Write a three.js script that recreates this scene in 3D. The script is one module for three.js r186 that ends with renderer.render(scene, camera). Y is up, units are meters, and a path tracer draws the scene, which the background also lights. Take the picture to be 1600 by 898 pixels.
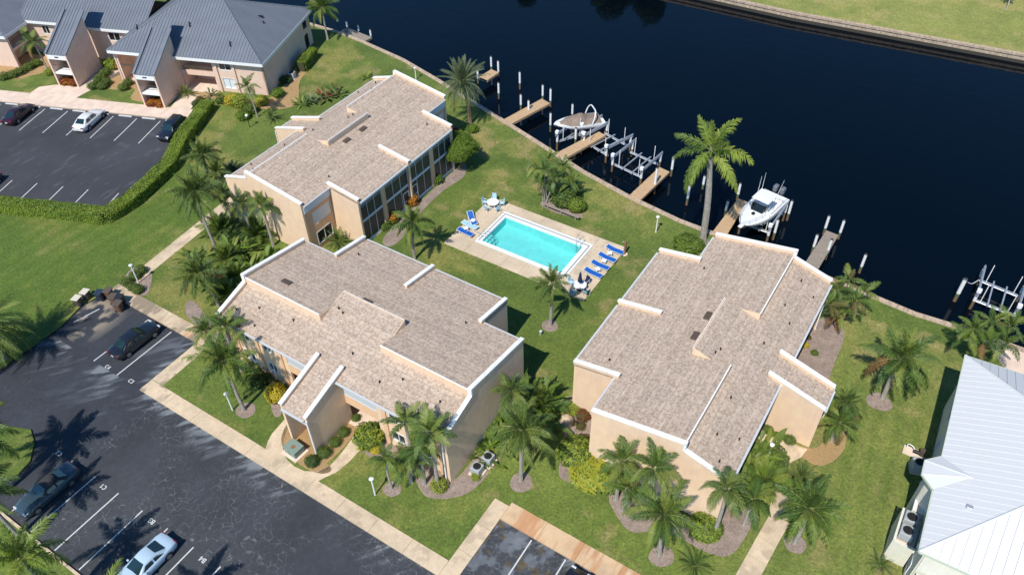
import * as THREE from 'three';
import { mergeGeometries } from 'three/addons/utils/BufferGeometryUtils.js';
import { RoundedBoxGeometry } from 'three/addons/geometries/RoundedBoxGeometry.js';
import { Sky } from 'three/addons/objects/Sky.js';

// ---------- camera, sky, sun, exposure ----------
const scene = new THREE.Scene();
const camera = new THREE.PerspectiveCamera(39.69, 1600 / 898, 1, 900);
camera.position.set(31.82, 55, 48.63);
camera.up.set(-0.357384, 0.726092, -0.587423);
camera.lookAt(31.82 - 39.767, 55 - 68.7401, 48.63 - 60.7732);
const renderer = new THREE.WebGLRenderer({ antialias: true });
renderer.toneMapping = THREE.LinearToneMapping;
renderer.toneMappingExposure = 1.0;
renderer.shadowMap.enabled = true;
const SUN = new THREE.Vector3(0.0447, 0.803, 0.594).normalize();
const sky = new Sky();
sky.name = 'sky'; sky.userData.kind = 'structure';
sky.scale.setScalar(800);
{ const u = sky.material.uniforms;
  u.sunPosition.value.copy(SUN); u.turbidity.value = 2; u.rayleigh.value = 1.6; u.mieCoefficient.value = 0.003;
  if (u.cloudCoverage) { u.cloudCoverage.value = 0; } }
scene.add(sky);
scene.environmentIntensity = 0.12;
const sun = new THREE.DirectionalLight(new THREE.Color(1, 0.955, 0.87), 5);
sun.position.copy(SUN).multiplyScalar(150);
sun.castShadow = true; sun.shadow.radius = 1; sun.shadow.mapSize.set(4096, 4096);
Object.assign(sun.shadow.camera, { left: -110, right: 110, top: 110, bottom: -110, near: 1, far: 400 });
scene.add(sun, sun.target);

// ---------- helpers ----------
let seed = 20231;
function rnd() { seed = (seed + 0x6D2B79F5) | 0; let t = Math.imul(seed ^ (seed >>> 15), 1 | seed); t = (t + Math.imul(t ^ (t >>> 7), 61 | t)) ^ t; return ((t ^ (t >>> 14)) >>> 0) / 4294967296; }
const rr = (a, b) => a + (b - a) * rnd(), pick = a => a[Math.floor(rnd() * a.length)];
const V3 = (x, y, z) => new THREE.Vector3(x, y, z), PI = Math.PI, R = d => d * PI / 180;
const lerp = (a, b, t) => a + (b - a) * t, clamp = (v, a = 0, b = 1) => Math.min(b, Math.max(a, v)), smooth = (a, b, v) => { const t = clamp((v - a) / (b - a)); return t * t * (3 - 2 * t); };
const used = {};
function numbered(n) { const k = (used[n] = (used[n] ?? -1) + 1); return k ? `${n}_${String(k).padStart(3, '0')}` : n; }
function tag(o, label, category, group, kind) { if (label) o.userData.label = label; if (category) o.userData.category = category; if (group) o.userData.group = group; if (kind) o.userData.kind = kind; return o; }
function thing(name, label, category, x, z, turn = 0, group, y = 0) { const o = new THREE.Group(); o.name = numbered(name); o.position.set(x, y, z); o.rotation.y = turn; scene.add(o); return tag(o, label, category, group); }
function part(name, geo, mat, parent, y) { if (Array.isArray(geo)) geo = merge(geo); const m = new THREE.Mesh(geo, mat); m.name = name; m.castShadow = m.receiveShadow = true; parent.add(m); return m; }
function single(name, geo, mat, label, category, group) { if (Array.isArray(geo)) geo = merge(geo); const m = new THREE.Mesh(geo, mat); m.name = numbered(name); m.castShadow = m.receiveShadow = true; scene.add(m); return tag(m, label, category, group); }
function struct(name, geo, mat) { const m = single(name, geo, mat); m.userData.kind = 'structure'; return m; }
function structGroup(name) { const o = new THREE.Group(); o.name = numbered(name); o.userData.kind = 'structure'; scene.add(o); return o; }
function merge(list) { return mergeGeometries(list.map(g => { const q = g.index ? g.toNonIndexed() : g; for (const k of Object.keys(q.attributes)) if (!['position', 'normal', 'uv'].includes(k)) q.deleteAttribute(k); if (!q.attributes.uv) q.setAttribute('uv', new THREE.BufferAttribute(new Float32Array(q.attributes.position.count * 2), 2)); return q; })); }
// uv in metres, from the face direction
function boxUV(g) { g = g.index ? g.toNonIndexed() : g; g.computeVertexNormals(); const p = g.attributes.position, n = g.attributes.normal, uv = new Float32Array(p.count * 2);
  for (let i = 0; i < p.count; i += 3) { const nx = Math.abs(n.getX(i)), ny = Math.abs(n.getY(i)), nz = Math.abs(n.getZ(i));
    for (let k = i; k < i + 3; k++) { const x = p.getX(k), y = p.getY(k), z = p.getZ(k); const q = ny >= nx && ny >= nz ? [x, z] : nx > nz ? [z, y] : [x, y]; uv[2 * k] = q[0]; uv[2 * k + 1] = q[1]; } }
  g.setAttribute('uv', new THREE.BufferAttribute(uv, 2)); return g; }
function box(w, h, d, x = 0, y = 0, z = 0, ry = 0) { const g = new THREE.BoxGeometry(w, h, d); if (ry) g.rotateY(ry); g.translate(x, y, z); return boxUV(g); }
const span = (x0, x1, y0, y1, z0, z1) => box(x1 - x0, y1 - y0, z1 - z0, (x0 + x1) / 2, (y0 + y1) / 2, (z0 + z1) / 2);
function rbox(w, h, d, r, x = 0, y = 0, z = 0, ry = 0, seg = 2) { const g = new RoundedBoxGeometry(w, h, d, seg, r); if (ry) g.rotateY(ry); g.translate(x, y, z); return g; }
function bar(a, b, r0, r1 = r0, n = 8) { const d = V3().subVectors(b, a), g = new THREE.CylinderGeometry(r1, r0, d.length(), n); g.translate(0, d.length() / 2, 0); g.applyQuaternion(new THREE.Quaternion().setFromUnitVectors(V3(0, 1, 0), d.normalize())); g.translate(a.x, a.y, a.z); return g; }
function beam(a, b, w, h) { const d = V3().subVectors(b, a), L = d.length(), g = new THREE.BoxGeometry(L, h, w); const yaw = Math.atan2(-d.z, d.x), pt = Math.asin(d.y / L); g.rotateZ(pt); g.rotateY(yaw); g.translate((a.x + b.x) / 2, (a.y + b.y) / 2, (a.z + b.z) / 2); return boxUV(g); }
function tube(pts, r, seg = 24, n = 7) { return new THREE.TubeGeometry(new THREE.CatmullRomCurve3(pts.map(p => p.isVector3 ? p : V3(...p))), seg, r, n); }
function shapeOf(poly, holes = []) { const s = new THREE.Shape(poly.map(([x, z]) => new THREE.Vector2(x, -z))); for (const h of holes) s.holes.push(new THREE.Path(h.map(([x, z]) => new THREE.Vector2(x, -z)))); return s; }
function sheet(poly, y = 0, holes, map) { const g = new THREE.ShapeGeometry(shapeOf(poly, holes)); g.rotateX(-PI / 2); g.translate(0, y, 0); return worldUV(g, map); }
function prism(poly, y0, y1, holes, map) { const g = new THREE.ExtrudeGeometry(shapeOf(poly, holes), { depth: y1 - y0, bevelEnabled: false }); g.rotateX(-PI / 2); g.translate(0, y0, 0); return map ? worldUV(g, map) : boxUV(g); }
function worldUV(g, map) { const p = g.attributes.position, uv = new Float32Array(p.count * 2); for (let i = 0; i < p.count; i++) { const x = p.getX(i), z = p.getZ(i); if (map) { uv[2 * i] = (x - map[0]) / (map[1] - map[0]); uv[2 * i + 1] = (z - map[2]) / (map[3] - map[2]); } else { uv[2 * i] = x; uv[2 * i + 1] = z; } } g.setAttribute('uv', new THREE.BufferAttribute(uv, 2)); return g; }
// wall slab: polygon in (z, y) extruded along x from x0 to x1
function wallX(poly, x0, x1, holes = []) { const s = new THREE.Shape(poly.map(([z, y]) => new THREE.Vector2(-z, y))); for (const h of holes) s.holes.push(new THREE.Path(h.map(([z, y]) => new THREE.Vector2(-z, y)))); const g = new THREE.ExtrudeGeometry(s, { depth: x1 - x0, bevelEnabled: false }); g.rotateY(PI / 2); g.translate(x0, 0, 0); return boxUV(g); }
// wall slab: polygon in (x, y) extruded along z from z0 to z1
function wallZ(poly, z0, z1, holes = []) { const s = new THREE.Shape(poly.map(([x, y]) => new THREE.Vector2(x, y))); for (const h of holes) s.holes.push(new THREE.Path(h.map(([x, y]) => new THREE.Vector2(x, y)))); const g = new THREE.ExtrudeGeometry(s, { depth: z1 - z0, bevelEnabled: false }); g.translate(0, 0, z0); return boxUV(g); }
const rect = (x0, x1, y0, y1) => [[x0, y0], [x1, y0], [x1, y1], [x0, y1]];
function tri(list, uvs) { const g = new THREE.BufferGeometry(), p = [], uv = []; list.forEach((f, k) => { for (let i = 2; i < f.length; i++) for (const j of [0, i - 1, i]) { p.push(...f[j]); uv.push(...(uvs ? uvs[k][j] : [0, 0])); } }); g.setAttribute('position', new THREE.Float32BufferAttribute(p, 3)); g.setAttribute('uv', new THREE.Float32BufferAttribute(uv, 2)); g.computeVertexNormals(); return g; }

// ---------- noise and textures ----------
function hash(x, y, s) { let h = Math.imul(x, 374761393) + Math.imul(y, 668265263) + Math.imul(s, 1442695041); h = Math.imul(h ^ (h >>> 13), 1274126177); return ((h ^ (h >>> 16)) >>> 0) / 4294967296; }
const TB = new Float32Array(65536); for (let i = 0; i < 65536; i++) TB[i] = hash(i & 255, i >> 8, 77);
function vn(x, y, s = 0, per = 0) { let xi = Math.floor(x), yi = Math.floor(y); const fx = x - xi, fy = y - yi, u = fx * fx * (3 - 2 * fx), v = fy * fy * (3 - 2 * fy); let x1 = xi + 1, y1 = yi + 1; if (per) { xi = ((xi % per) + per) % per; x1 = ((x1 % per) + per) % per; yi = ((yi % per) + per) % per; y1 = ((y1 % per) + per) % per; } const o = s * 97, q = s * 57; const r0 = ((yi + q) & 255) << 8, r1 = ((y1 + q) & 255) << 8, c0 = (xi + o) & 255, c1 = (x1 + o) & 255; const a = TB[r0 | c0], b = TB[r0 | c1], c = TB[r1 | c0], d = TB[r1 | c1]; return a + (b - a) * u + (c - a) * v + (a - b - c + d) * u * v; }
function fbm(x, y, o = 4, s = 0, per = 0) { let t = 0, a = 0.5, n = 0; for (let i = 0; i < o; i++) { t += a * vn(x, y, s + i * 17, per); n += a; x *= 2; y *= 2; per *= 2; a *= 0.5; } return t / n; }
function tex(w, h, fn, colour = true) { const d = new Uint8Array(w * h * 4); let k = 0; for (let y = 0; y < h; y++) for (let x = 0; x < w; x++) { const c = fn(x, y); if (typeof c === 'number') d[k] = d[k + 1] = d[k + 2] = clamp(c, 0, 255); else { d[k] = clamp(c[0], 0, 255); d[k + 1] = clamp(c[1], 0, 255); d[k + 2] = clamp(c[2], 0, 255); } d[k + 3] = 255; k += 4; } const t = new THREE.DataTexture(d, w, h); t.wrapS = t.wrapT = THREE.RepeatWrapping; t.magFilter = THREE.LinearFilter; t.minFilter = THREE.LinearMipmapLinearFilter; t.generateMipmaps = true; if (colour) t.colorSpace = THREE.SRGBColorSpace; t.needsUpdate = true; return t; }
function rep(t, r, r2 = r) { t.repeat.set(r, r2); return t; }
const mix3 = (a, b, t) => [lerp(a[0], b[0], t), lerp(a[1], b[1], t), lerp(a[2], b[2], t)];
const lin = (r, g, b) => new THREE.Color().setRGB(r, g, b);
const mat = (c, rough = 0.8, o = {}) => new THREE.MeshStandardMaterial({ color: Array.isArray(c) ? lin(...c) : c, roughness: rough, side: THREE.DoubleSide, ...o });
const phys = (c, rough, o = {}) => new THREE.MeshPhysicalMaterial({ color: Array.isArray(c) ? lin(...c) : c, roughness: rough, side: THREE.DoubleSide, ...o });


// ---------- materials ----------
const fine = tex(512, 512, (x, y) => 90 + 110 * fbm(x / 4, y / 4, 3, 3, 128) - 30 + 40 * hash(x, y, 5), false);
const stuccoBump = rep(tex(512, 512, (x, y) => 255 * fbm(x / 5, y / 5, 3, 8), false), 1 / 1.2);
const stuccoMap = (c, s) => rep(tex(512, 512, (x, y) => { const n = fbm(x / 64, y / 64, 4, s, 8), st = fbm(x / 9, y / 128, 3, s + 5), f = hash(x, y, s) - .5; const k = 1 + (n - .5) * .06 + (st - .5) * .05 + f * .05; return [c[0] * k, c[1] * k * (1 + (n - .5) * .02), c[2] * k * (1 - (n - .5) * .04)]; }), 1 / 5);
const M = {};
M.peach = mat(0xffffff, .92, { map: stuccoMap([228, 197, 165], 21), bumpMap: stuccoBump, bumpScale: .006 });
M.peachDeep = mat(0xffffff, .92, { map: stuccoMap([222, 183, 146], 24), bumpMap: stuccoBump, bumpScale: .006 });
M.pink = mat(0xffffff, .92, { map: stuccoMap([222, 192, 172], 31), bumpMap: stuccoBump, bumpScale: .006 });
M.cream = mat(0xffffff, .9, { map: stuccoMap([218, 214, 196], 41), bumpMap: stuccoBump, bumpScale: .006 });
M.cap = mat(0xffffff, .75, { map: rep(tex(256, 256, (x, y) => { const n = fbm(x / 40, y / 40, 4, 3), k = 226 + 22 * n - (fbm(x / 6, y / 60, 3, 9) > .68 ? 26 : 0); return [k, k - 2, k - 7]; }), 1 / 2.5) });
M.white = mat([.78, .78, .76], .6);
M.whiteMetal = mat([.72, .74, .76], .45, { metalness: .1 });
M.gutter = mat([.55, .57, .58], .5);
M.pvc = mat([.8, .8, .78], .5);
M.glass = phys([.012, .018, .022], .06, { specularIntensity: 1 });
M.screen = phys([.028, .034, .038], .35);
M.frameBlue = mat([.6, .66, .7], .5);
M.shutter = mat([.66, .7, .72], .55);
M.brown = mat([.09, .065, .05], .7);
M.dark = mat([.015, .015, .016], .6);
M.black = mat([.02, .02, .022], .55);
M.steel = mat([.62, .64, .66], .3, { metalness: .9 });
M.galv = mat(0xffffff, .42, { metalness: .55, map: rep(tex(128, 128, (x, y) => { const k = 168 + 50 * fbm(x / 12, y / 12, 3, 2, 10); return [k, k + 3, k + 7]; }), 1) });
M.alum = mat([.7, .72, .74], .38, { metalness: .6 });
// laminated shingles: eight metres square, courses along the slope
function shingle(s) { const N = 1024, rows = 54; return { map: rep(tex(N, N, (x, y) => { const ry = y / N * rows, r = Math.floor(ry), fy = ry - r; const off = hash(r, 3, s) * 9; let cx = x / N * 50 + off, c = Math.floor(cx); const jit = (hash(c, r, s + 1) - .5) * .5; if (cx - c < jit) c--; c = ((c % 50) + 50) % 50; const t = hash(c, r, s + 2), t2 = hash(c, r, s + 3); const light = [189, 171, 152], mid = [178, 158, 140], dk = [157, 138, 121]; let col = t < .5 ? mix3(light, mid, t2) : mix3(mid, dk, t2); const g = 1 + (hash(r, 5, s + 8) - .5) * .1 + (hash(x, y, s + 4) - .5) * .14 + (fbm(x / 128, y / 128, 3, s + 6, 8) - .5) * .08; return [col[0] * g, col[1] * g, col[2] * g]; }), 1 / 8), bumpMap: rep(tex(N, N, (x, y) => { const ry = y / N * rows, fy = ry - Math.floor(ry), r = Math.floor(ry); const off = hash(r, 3, s) * 9, c = Math.floor(x / N * 50 + off); return 60 + 120 * (1 - fy) + (hash(((c % 50) + 50) % 50, r, s + 2) < .42 ? 60 : 0) + 15 * hash(x, y, 2); }, false), 1 / 8) }; }
{ const s = shingle(71); M.roof = mat(0xffffff, .95, { map: s.map, bumpMap: s.bumpMap, bumpScale: .009 }); }
M.metalGrey = mat(0xffffff, .42, { metalness: .1, map: rep(tex(256, 256, (x, y) => { const k = .94 + .12 * fbm(x / 40, y / 40, 4, 12, 6) + .05 * (hash(x, y, 4) - .5); return [115 * k, 120 * k, 128 * k]; }), 1 / 6) });
M.metalWhite = mat(0xffffff, .45, { map: rep(tex(256, 256, (x, y) => { const k = .95 + .1 * fbm(x / 40, y / 40, 4, 15, 6); return [212 * k, 212 * k, 211 * k]; }), 1 / 6) });
// ground
const GM = [-115, 60, -100, 60];
{ const N = 2048; const t = tex(N, N, (px, py) => { const x = GM[0] + (px / N) * 175, z = GM[2] + (py / N) * 160; const big = fbm(x / 9 + 40, z / 9, 4, 51), med = fbm(x / 1.7, z / 1.7, 4, 61), fn = fbm(px / 1.3, py / 1.3, 2, 66), dry = smooth(.5, .72, fbm(x / 6 + 9, z / 6 + 3, 5, 71) * .72 + med * .3), bare = smooth(.61, .75, fbm(x / 2.3, z / 2.3, 4, 81) * .75 + fbm(x / 14, z / 14, 3, 88) * .3);
    let c = mix3([74, 93, 32], [111, 123, 52], big * .9 + (med - .5) * .7); c = mix3(c, [146, 132, 74], dry * .55); c = mix3(c, [158, 134, 96], bare * .5);
    if (x > -58 && x < -36 && z > 2 && z < 34) { const sx = x * .955 + z * .04; c = mix3(c, [72, 96, 24], .55 + .16 * Math.sin(sx * 3.4 + 2 * fbm(x / 3, z / 3, 2, 91))); }
    if (x > 28 && z > -14) { const sx = (x - .12 * z); c = mix3(c, [132, 131, 72], .3 + .12 * Math.sin(sx * 4 + 2.5 * fbm(x / 3, z / 3, 2, 95))); }
    if (z < -70) c = mix3(c, [168, 160, 92], .3 + .35 * fbm(x / 5, z / 12, 4, 99));
    const k = .78 + .44 * fn + (hash(px, py, 7) - .5) * .18; return [c[0] * k, c[1] * k, c[2] * k]; });
  M.grass = mat(0xffffff, .95, { map: t, bumpMap: t, bumpScale: .09 }); }
// two-dimensional cell borders, for cracks in the asphalt
function cells(x, y, s) { const xi = Math.floor(x), yi = Math.floor(y); let a = 9, b = 9; for (let j = -1; j < 2; j++) for (let i = -1; i < 2; i++) { const dx = xi + i + hash(xi + i, yi + j, s) - x, dy = yi + j + hash(xi + i, yi + j, s + 1) - y, d = Math.sqrt(dx * dx + dy * dy); if (d < a) { b = a; a = d; } else if (d < b) b = d; } return b - a; }
const AM = [-40, 40, 18, 58];
{ const W = 2048, H = 1024; const f = (px, py) => { const x = AM[0] + px / W * 80, z = AM[2] + py / H * 40; const n = fbm(x / 3, z / 3, 5, 101), n2 = fbm(x / .35, z / .35, 3, 111), g = hash(px, py, 9) - .5; let k = .78 + .3 * n + .16 * (n2 - .5) + .2 * g; let c = [55 * k, 59 * k, 66 * k];
    const old = smooth(-21, -15, x) * .9 + smooth(33, 36, z) * .3; c = mix3(c, [70 * k, 72 * k, 75 * k], old * .45);
    const wx = x + (fbm(x * 1.4, z * 1.4, 3, 121) - .5) * .9, wz = z + (fbm(x * 1.4 + 9, z * 1.4, 3, 125) - .5) * .9; const e = cells(wx / .7, wz / .6, 131), e2 = cells(wx / .34, wz / .34, 135), m = smooth(.38, .6, fbm(x / 5, z / 5, 3, 141)) * (x > -20 ? 1 : .25), cl = x > 13 && z < 30 ? 1 : 0;
    const crack = Math.max((1 - smooth(.01, .075, e)) * Math.max(m, cl), (1 - smooth(.01, .07, e2)) * Math.max(cl * .6, smooth(.6, .75, fbm(x / 4 + 3, z / 4, 3, 151)) * .5)); c = mix3(c, [152, 148, 140], crack * (-.08 + .9 * fbm(x * 2, z * 2, 2, 155)));
    // pale wash-out along the kerb, with run-off streaks of its own
    const kd = x < 13 ? z - 28.5 : z - 22.3, kd2 = x < -21.4 ? -21.4 - x : 99; const d = Math.min(kd > 0 ? kd : 99, z < 28.6 ? kd2 : 99); const sx = x * .8 + z * .6, sz = z * .8 - x * .6; const w = smooth(.5, .66, fbm(sx / .35 + 5, sz / 1.6, 5, 161) * .6 + fbm(x / 2.6, z / 2.6, 3, 165) * .4) * (1 - smooth(.5, 3.2, d + 1.2 * fbm(x / .7, z / .7, 3, 168))) + smooth(.56, .7, fbm(sx / .5, sz / 3, 5, 171) * .6 + fbm(x / 4, z / 4, 2, 175) * .4) * (1 - smooth(2, 6, d)) * .45; c = mix3(c, [142, 148, 152], clamp(w) * .7);
    if (cl) { const q = smooth(.5, .7, fbm(x / .8, z / .8, 4, 181)); c = mix3(c, [118, 124, 130], q * .6); const r = smooth(.68, .76, fbm(x / .5, z / .5, 3, 185)); c = mix3(c, [92, 76, 48], r * .7); }
    if (x < -30 && z < 28) { const q = smooth(.4, .6, fbm(x / 1.2, z / 1.2, 4, 191)) * (1 - smooth(1.5, 4.5, Math.hypot(x + 33.5, z - 25))); c = mix3(c, [148, 134, 116], q); }
    return c; }; const t = tex(W, H, f); M.asphalt = mat(0xffffff, .9, { map: t, bumpMap: t, bumpScale: .012 }); }
M.asphalt2 = mat(0xffffff, .88, { map: rep(tex(1024, 1024, (x, y) => { const n = fbm(x / 128, y / 128, 5, 201, 8), st = smooth(.62, .8, fbm(x / 20, y / 64, 4, 211)), k = .84 + .3 * n + .16 * (hash(x, y, 3) - .5); return mix3([60 * k, 61 * k, 66 * k], [108, 108, 110], st * .35); }), 1 / 26) });
const WM = [-45, 40, -15, 50];
{ const W = 2048, H = 1536; const t = tex(W, H, (px, py) => { const x = WM[0] + px / W * 85, z = WM[2] + py / H * 65; const n = fbm(x / 2.2, z / 2.2, 5, 221), f = fbm(x / .3, z / .3, 3, 231), k = .86 + .2 * n + .1 * (f - .5) + .1 * (hash(px, py, 3) - .5); let c = [210 * k, 188 * k, 158 * k];
    const grime = smooth(.54, .74, fbm(x / .9, z / .9, 4, 241)); c = mix3(c, [164, 146, 124], grime * .5);
    if (z > 20.2 && z < 22.6 && x > 13) { const s = smooth(.45, .68, fbm(x / .45, z / 3, 4, 251)); c = mix3(c, [206, 160, 114], .15 + .4 * fbm(x, z, 3, 255)); c = mix3(c, [178, 120, 78], s * .6 * smooth(13, 15, x)); }
    if (z > 20.2 && z < 22.4 && x < -21) { const s = smooth(.4, .62, fbm(x / .8, z / 1.5, 5, 261)); c = mix3(c, [128, 114, 96], s * .75); if (x > -25) c = mix3(c, [196, 138, 88], smooth(.45, .7, fbm(x / .4, z / 2, 4, 265)) * .6); }
    if (x > -23 && x < -18.5 && z > 25.5) c = mix3(c, [140, 124, 104], smooth(.45, .62, fbm(x, z, 4, 271)) * .6);
    return c; }); M.walk = mat(0xffffff, .9, { map: t, bumpMap: t, bumpScale: .006 }); }
M.walkPink = mat(0xffffff, .9, { map: rep(tex(512, 512, (x, y) => { const k = .9 + .16 * fbm(x / 64, y / 64, 4, 281, 8) + .06 * (hash(x, y, 3) - .5); return [222 * k, 198 * k, 178 * k]; }), 1 / 6) });
M.deck = mat(0xffffff, .9, { map: rep(tex(1024, 1024, (x, y) => { const k = .87 + .2 * fbm(x / 128, y / 128, 5, 291, 8) + .08 * (hash(x, y, 3) - .5), s = smooth(.6, .78, fbm(x / 40, y / 40, 4, 295)); return mix3([208 * k, 188 * k, 160 * k], [172, 156, 136], s * .5); }), 1 / 14) });
M.coping = mat([.74, .74, .72], .6);
M.seawall = mat(0xffffff, .9, { map: rep(tex(512, 512, (x, y) => { const k = .82 + .3 * fbm(x / 32, y / 32, 5, 301, 16) + .1 * (hash(x, y, 3) - .5), s = smooth(.55, .75, fbm(x / 12, y / 50, 4, 305)); return mix3([188 * k, 166 * k, 142 * k], [126, 108, 90], s * .6); }), 1 / 5) });
M.mulch = mat(0xffffff, .95, { map: rep(tex(512, 512, (x, y) => { const h = hash(Math.floor((x + 3 * vn(x / 6, y / 6, 2)) / 5), Math.floor(y / 3), 311), n = fbm(x / 64, y / 64, 3, 315, 8), k = .62 + .55 * h + .25 * (n - .5); return [186 * k, 164 * k, 149 * k]; }), 1 / 2.6), bumpMap: rep(tex(512, 512, (x, y) => 255 * hash(Math.floor(x / 5), Math.floor(y / 3), 311), false), 1 / 2.6), bumpScale: .04 });
M.gravel = mat(0xffffff, .95, { map: rep(tex(512, 512, (x, y) => { const e = cells(x / 9, y / 9, 321), h = hash(Math.floor(x / 9), Math.floor(y / 9), 325), k = .84 + .28 * h; return e < .1 ? [206, 162, 108] : [238 * k, 196 * k, 138 * k]; }), 1 / 2), bumpMap: rep(tex(512, 512, (x, y) => 255 * smooth(0, .5, cells(x / 9, y / 9, 321)), false), 1 / 2), bumpScale: .05 });
M.paint = mat([.74, .74, .72], .7, { map: rep(tex(256, 256, (x, y) => 235 - 60 * smooth(.6, .75, fbm(x / 7, y / 7, 3, 331))), 1) });
M.wood = mat(0xffffff, .85, { map: rep(tex(512, 512, (x, y) => { const g = fbm(x / 60, y / 4, 4, 341), k = .75 + .4 * g + .1 * (hash(x, y, 2) - .5); return [196 * k, 164 * k, 126 * k]; }), 1 / 2.4) });
M.woodGrey = mat(0xffffff, .85, { map: rep(tex(512, 512, (x, y) => { const g = fbm(x / 60, y / 4, 4, 351), k = .75 + .4 * g + .1 * (hash(x, y, 2) - .5); return [150 * k, 138 * k, 124 * k]; }), 1 / 2.4) });
M.pile = mat(0xffffff, .9, { map: rep(tex(128, 256, (x, y) => { const g = fbm(x / 3, y / 30, 4, 361), k = .7 + .5 * g; return [122 * k, 96 * k, 66 * k]; }), 1, 1) });
M.algae = mat([.10, .14, .075], .85);
M.water = phys([.0008, .0028, .0055], .035, { ior: 1.33, specularIntensity: .75, bumpMap: rep(tex(512, 512, (x, y) => 255 * fbm(x / 40, y / 22, 5, 371, 0), false), 1 / 24), bumpScale: .012 });
M.poolShell = mat(0xffffff, .7, { map: rep(tex(256, 256, (x, y) => { const k = .95 + .1 * fbm(x / 30, y / 30, 4, 381); return [132 * k, 211 * k, 210 * k]; }), 1 / 4) });
M.poolWater = phys([.74, .96, .94], .02, { transmission: 1, thickness: 0, ior: 1.33, bumpMap: rep(tex(256, 256, (x, y) => 255 * fbm(x / 20, y / 20, 4, 391, 0), false), 1 / 3), bumpScale: .012 });
M.blue = mat([.006, .10, .42], .7); M.paleBlue = mat([.36, .58, .70], .7); M.navy = mat([.012, .02, .07], .8);
M.rust = mat([.26, .12, .06], .9);
// foliage
const leaf = (r, g, b, t = .3, rough = .5) => phys([r, g, b], rough, { transmission: t, thickness: 0, specularIntensity: .5 });
const leafD = (r, g, b) => leaf(r, g, b, .22, .55);
M.fr = [leaf(.14, .21, .036), leaf(.105, .175, .032), leaf(.22, .27, .052), leaf(.08, .145, .03)];
M.frDark = [leaf(.125, .185, .038), leaf(.095, .155, .034), leaf(.175, .225, .046)];
M.frBlue = [leaf(.13, .175, .09), leaf(.10, .145, .07), leaf(.17, .20, .10)];
M.frRoyal = [leaf(.21, .29, .04), leaf(.29, .36, .055), leaf(.145, .22, .035)];
M.frDry = leaf(.24, .14, .05, .25, .7); M.frOlive = leaf(.15, .13, .04, .3, .6);
M.rachis = mat([.22, .25, .08], .6);
M.shaft = mat([.16, .24, .07], .5);
M.trunk = mat(0xffffff, .9, { map: rep(tex(128, 512, (x, y) => { const ring = Math.abs(((y / 512 * 26 + .15 * vn(x / 30, y / 30, 3)) % 1) - .5), k = .72 + .35 * fbm(x / 8, y / 20, 4, 401) - (ring < .07 ? .18 : 0); return [176 * k, 168 * k, 156 * k]; }), 1, 1) });
M.trunkBrown = mat(0xffffff, .95, { map: rep(tex(128, 512, (x, y) => { const d = Math.abs(((x / 128 * 8 + y / 512 * 20) % 1) - .5) + Math.abs(((x / 128 * 8 - y / 512 * 20 + 40) % 1) - .5), k = .5 + .5 * d + .3 * fbm(x / 8, y / 8, 3, 411); return [132 * k, 112 * k, 90 * k]; }), 1, 1) });
M.stemGreen = mat([.14, .17, .07], .7);
M.lf = { hedge: leaf(.23, .31, .03), hedge2: leaf(.14, .22, .022), shrub: leaf(.12, .18, .028), yellow: leaf(.36, .36, .035), lime: leaf(.29, .34, .04), croton: leaf(.5, .21, .02), red: leaf(.22, .05, .02), dark: leaf(.065, .115, .022), gold: leaf(.55, .44, .035), olive: leaf(.12, .11, .03), tree: leaf(.05, .085, .018) };
M.twig = mat([.05, .055, .02], .95);
M.bark = mat([.14, .11, .085], .95);


// ---------- the setting ----------
const bank = [[-320, -36], [-100, -35], ...[[-60.05,-34.05],[-52.89,-34.16],[-48.28,-33.68],[-39.25,-32.25],[-31.32,-30.04],[-22.82,-27.34],[-18.06,-25.92],[-11.25,-23.75],[-3.54,-21.2],[3.4,-19.54],[9.98,-18.49]], [15, -18.3], [23, -18], ...[[30.94,-17.33],[35.05,-16.94]], [40, -17.3], [60, -17.1], [200, -16.5]];
const POOL = [-6.65, 3.1, -9.25, -4.45];
const lotMain = [[-34.4, 34], [-34.4, 27.4], [-35.2, 24.6], [-34.7, 21.9], [-21.5, 21.9], [-21.4, 28.5], [13, 28.5], [13, 22.35], [120, 22.6], [120, 130], [-120, 130], [-120, 46], [-60, 40]];
const th20 = R(20.5), gp = (a, b) => [-48.4 + a * Math.cos(th20) + b * Math.sin(th20), -14.4 - a * Math.sin(th20) + b * Math.cos(th20)];
const lotUpper = [gp(-75, 7.3), gp(-7, 7.4), gp(-5.2, 9), gp(-5, 14), gp(-6.2, 19.5), gp(-5.9, 24), gp(-6.2, 27.4), gp(-20, 28.3), gp(-75, 28.3)];
const poolHole = [[POOL[0], POOL[2]], [POOL[1], POOL[2]], [POOL[1], POOL[3]], [POOL[0], POOL[3]]];
struct('lawn', sheet([...bank, [200, 140], [-320, 140]], 0, [lotMain, lotUpper, poolHole], GM), M.grass);
struct('parking_lot', sheet([[-125, 135], [-125, 18], [125, 18], [125, 135]], -.13, [], AM), M.asphalt);
struct('parking_lot', sheet([gp(-78, 6), gp(-3, 6), gp(-3, 30), gp(-78, 30)], -.125, []), M.asphalt2);
struct('far_bank', sheet([[-320, -74.6], [-60, -74.9], [4, -75.7], [36.4, -78.7], [60, -80.6], [200, -92], [200, -360], [-320, -360]], 0, [], GM), M.grass);
struct('canal_water', sheet([[-330, -10], [210, -10], [210, -100], [-330, -100]], -1.3, []), M.water);
struct('planting_island', prism([[-40, 37], [-28.2, 37.4], [-25.8, 36.4], [-24.4, 37], [-22.9, 38.4], [-22.6, 39.6], [-23.3, 40.9], [-26, 42.6], [-40, 43]], -.2, .02, [], GM), M.grass);
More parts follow.
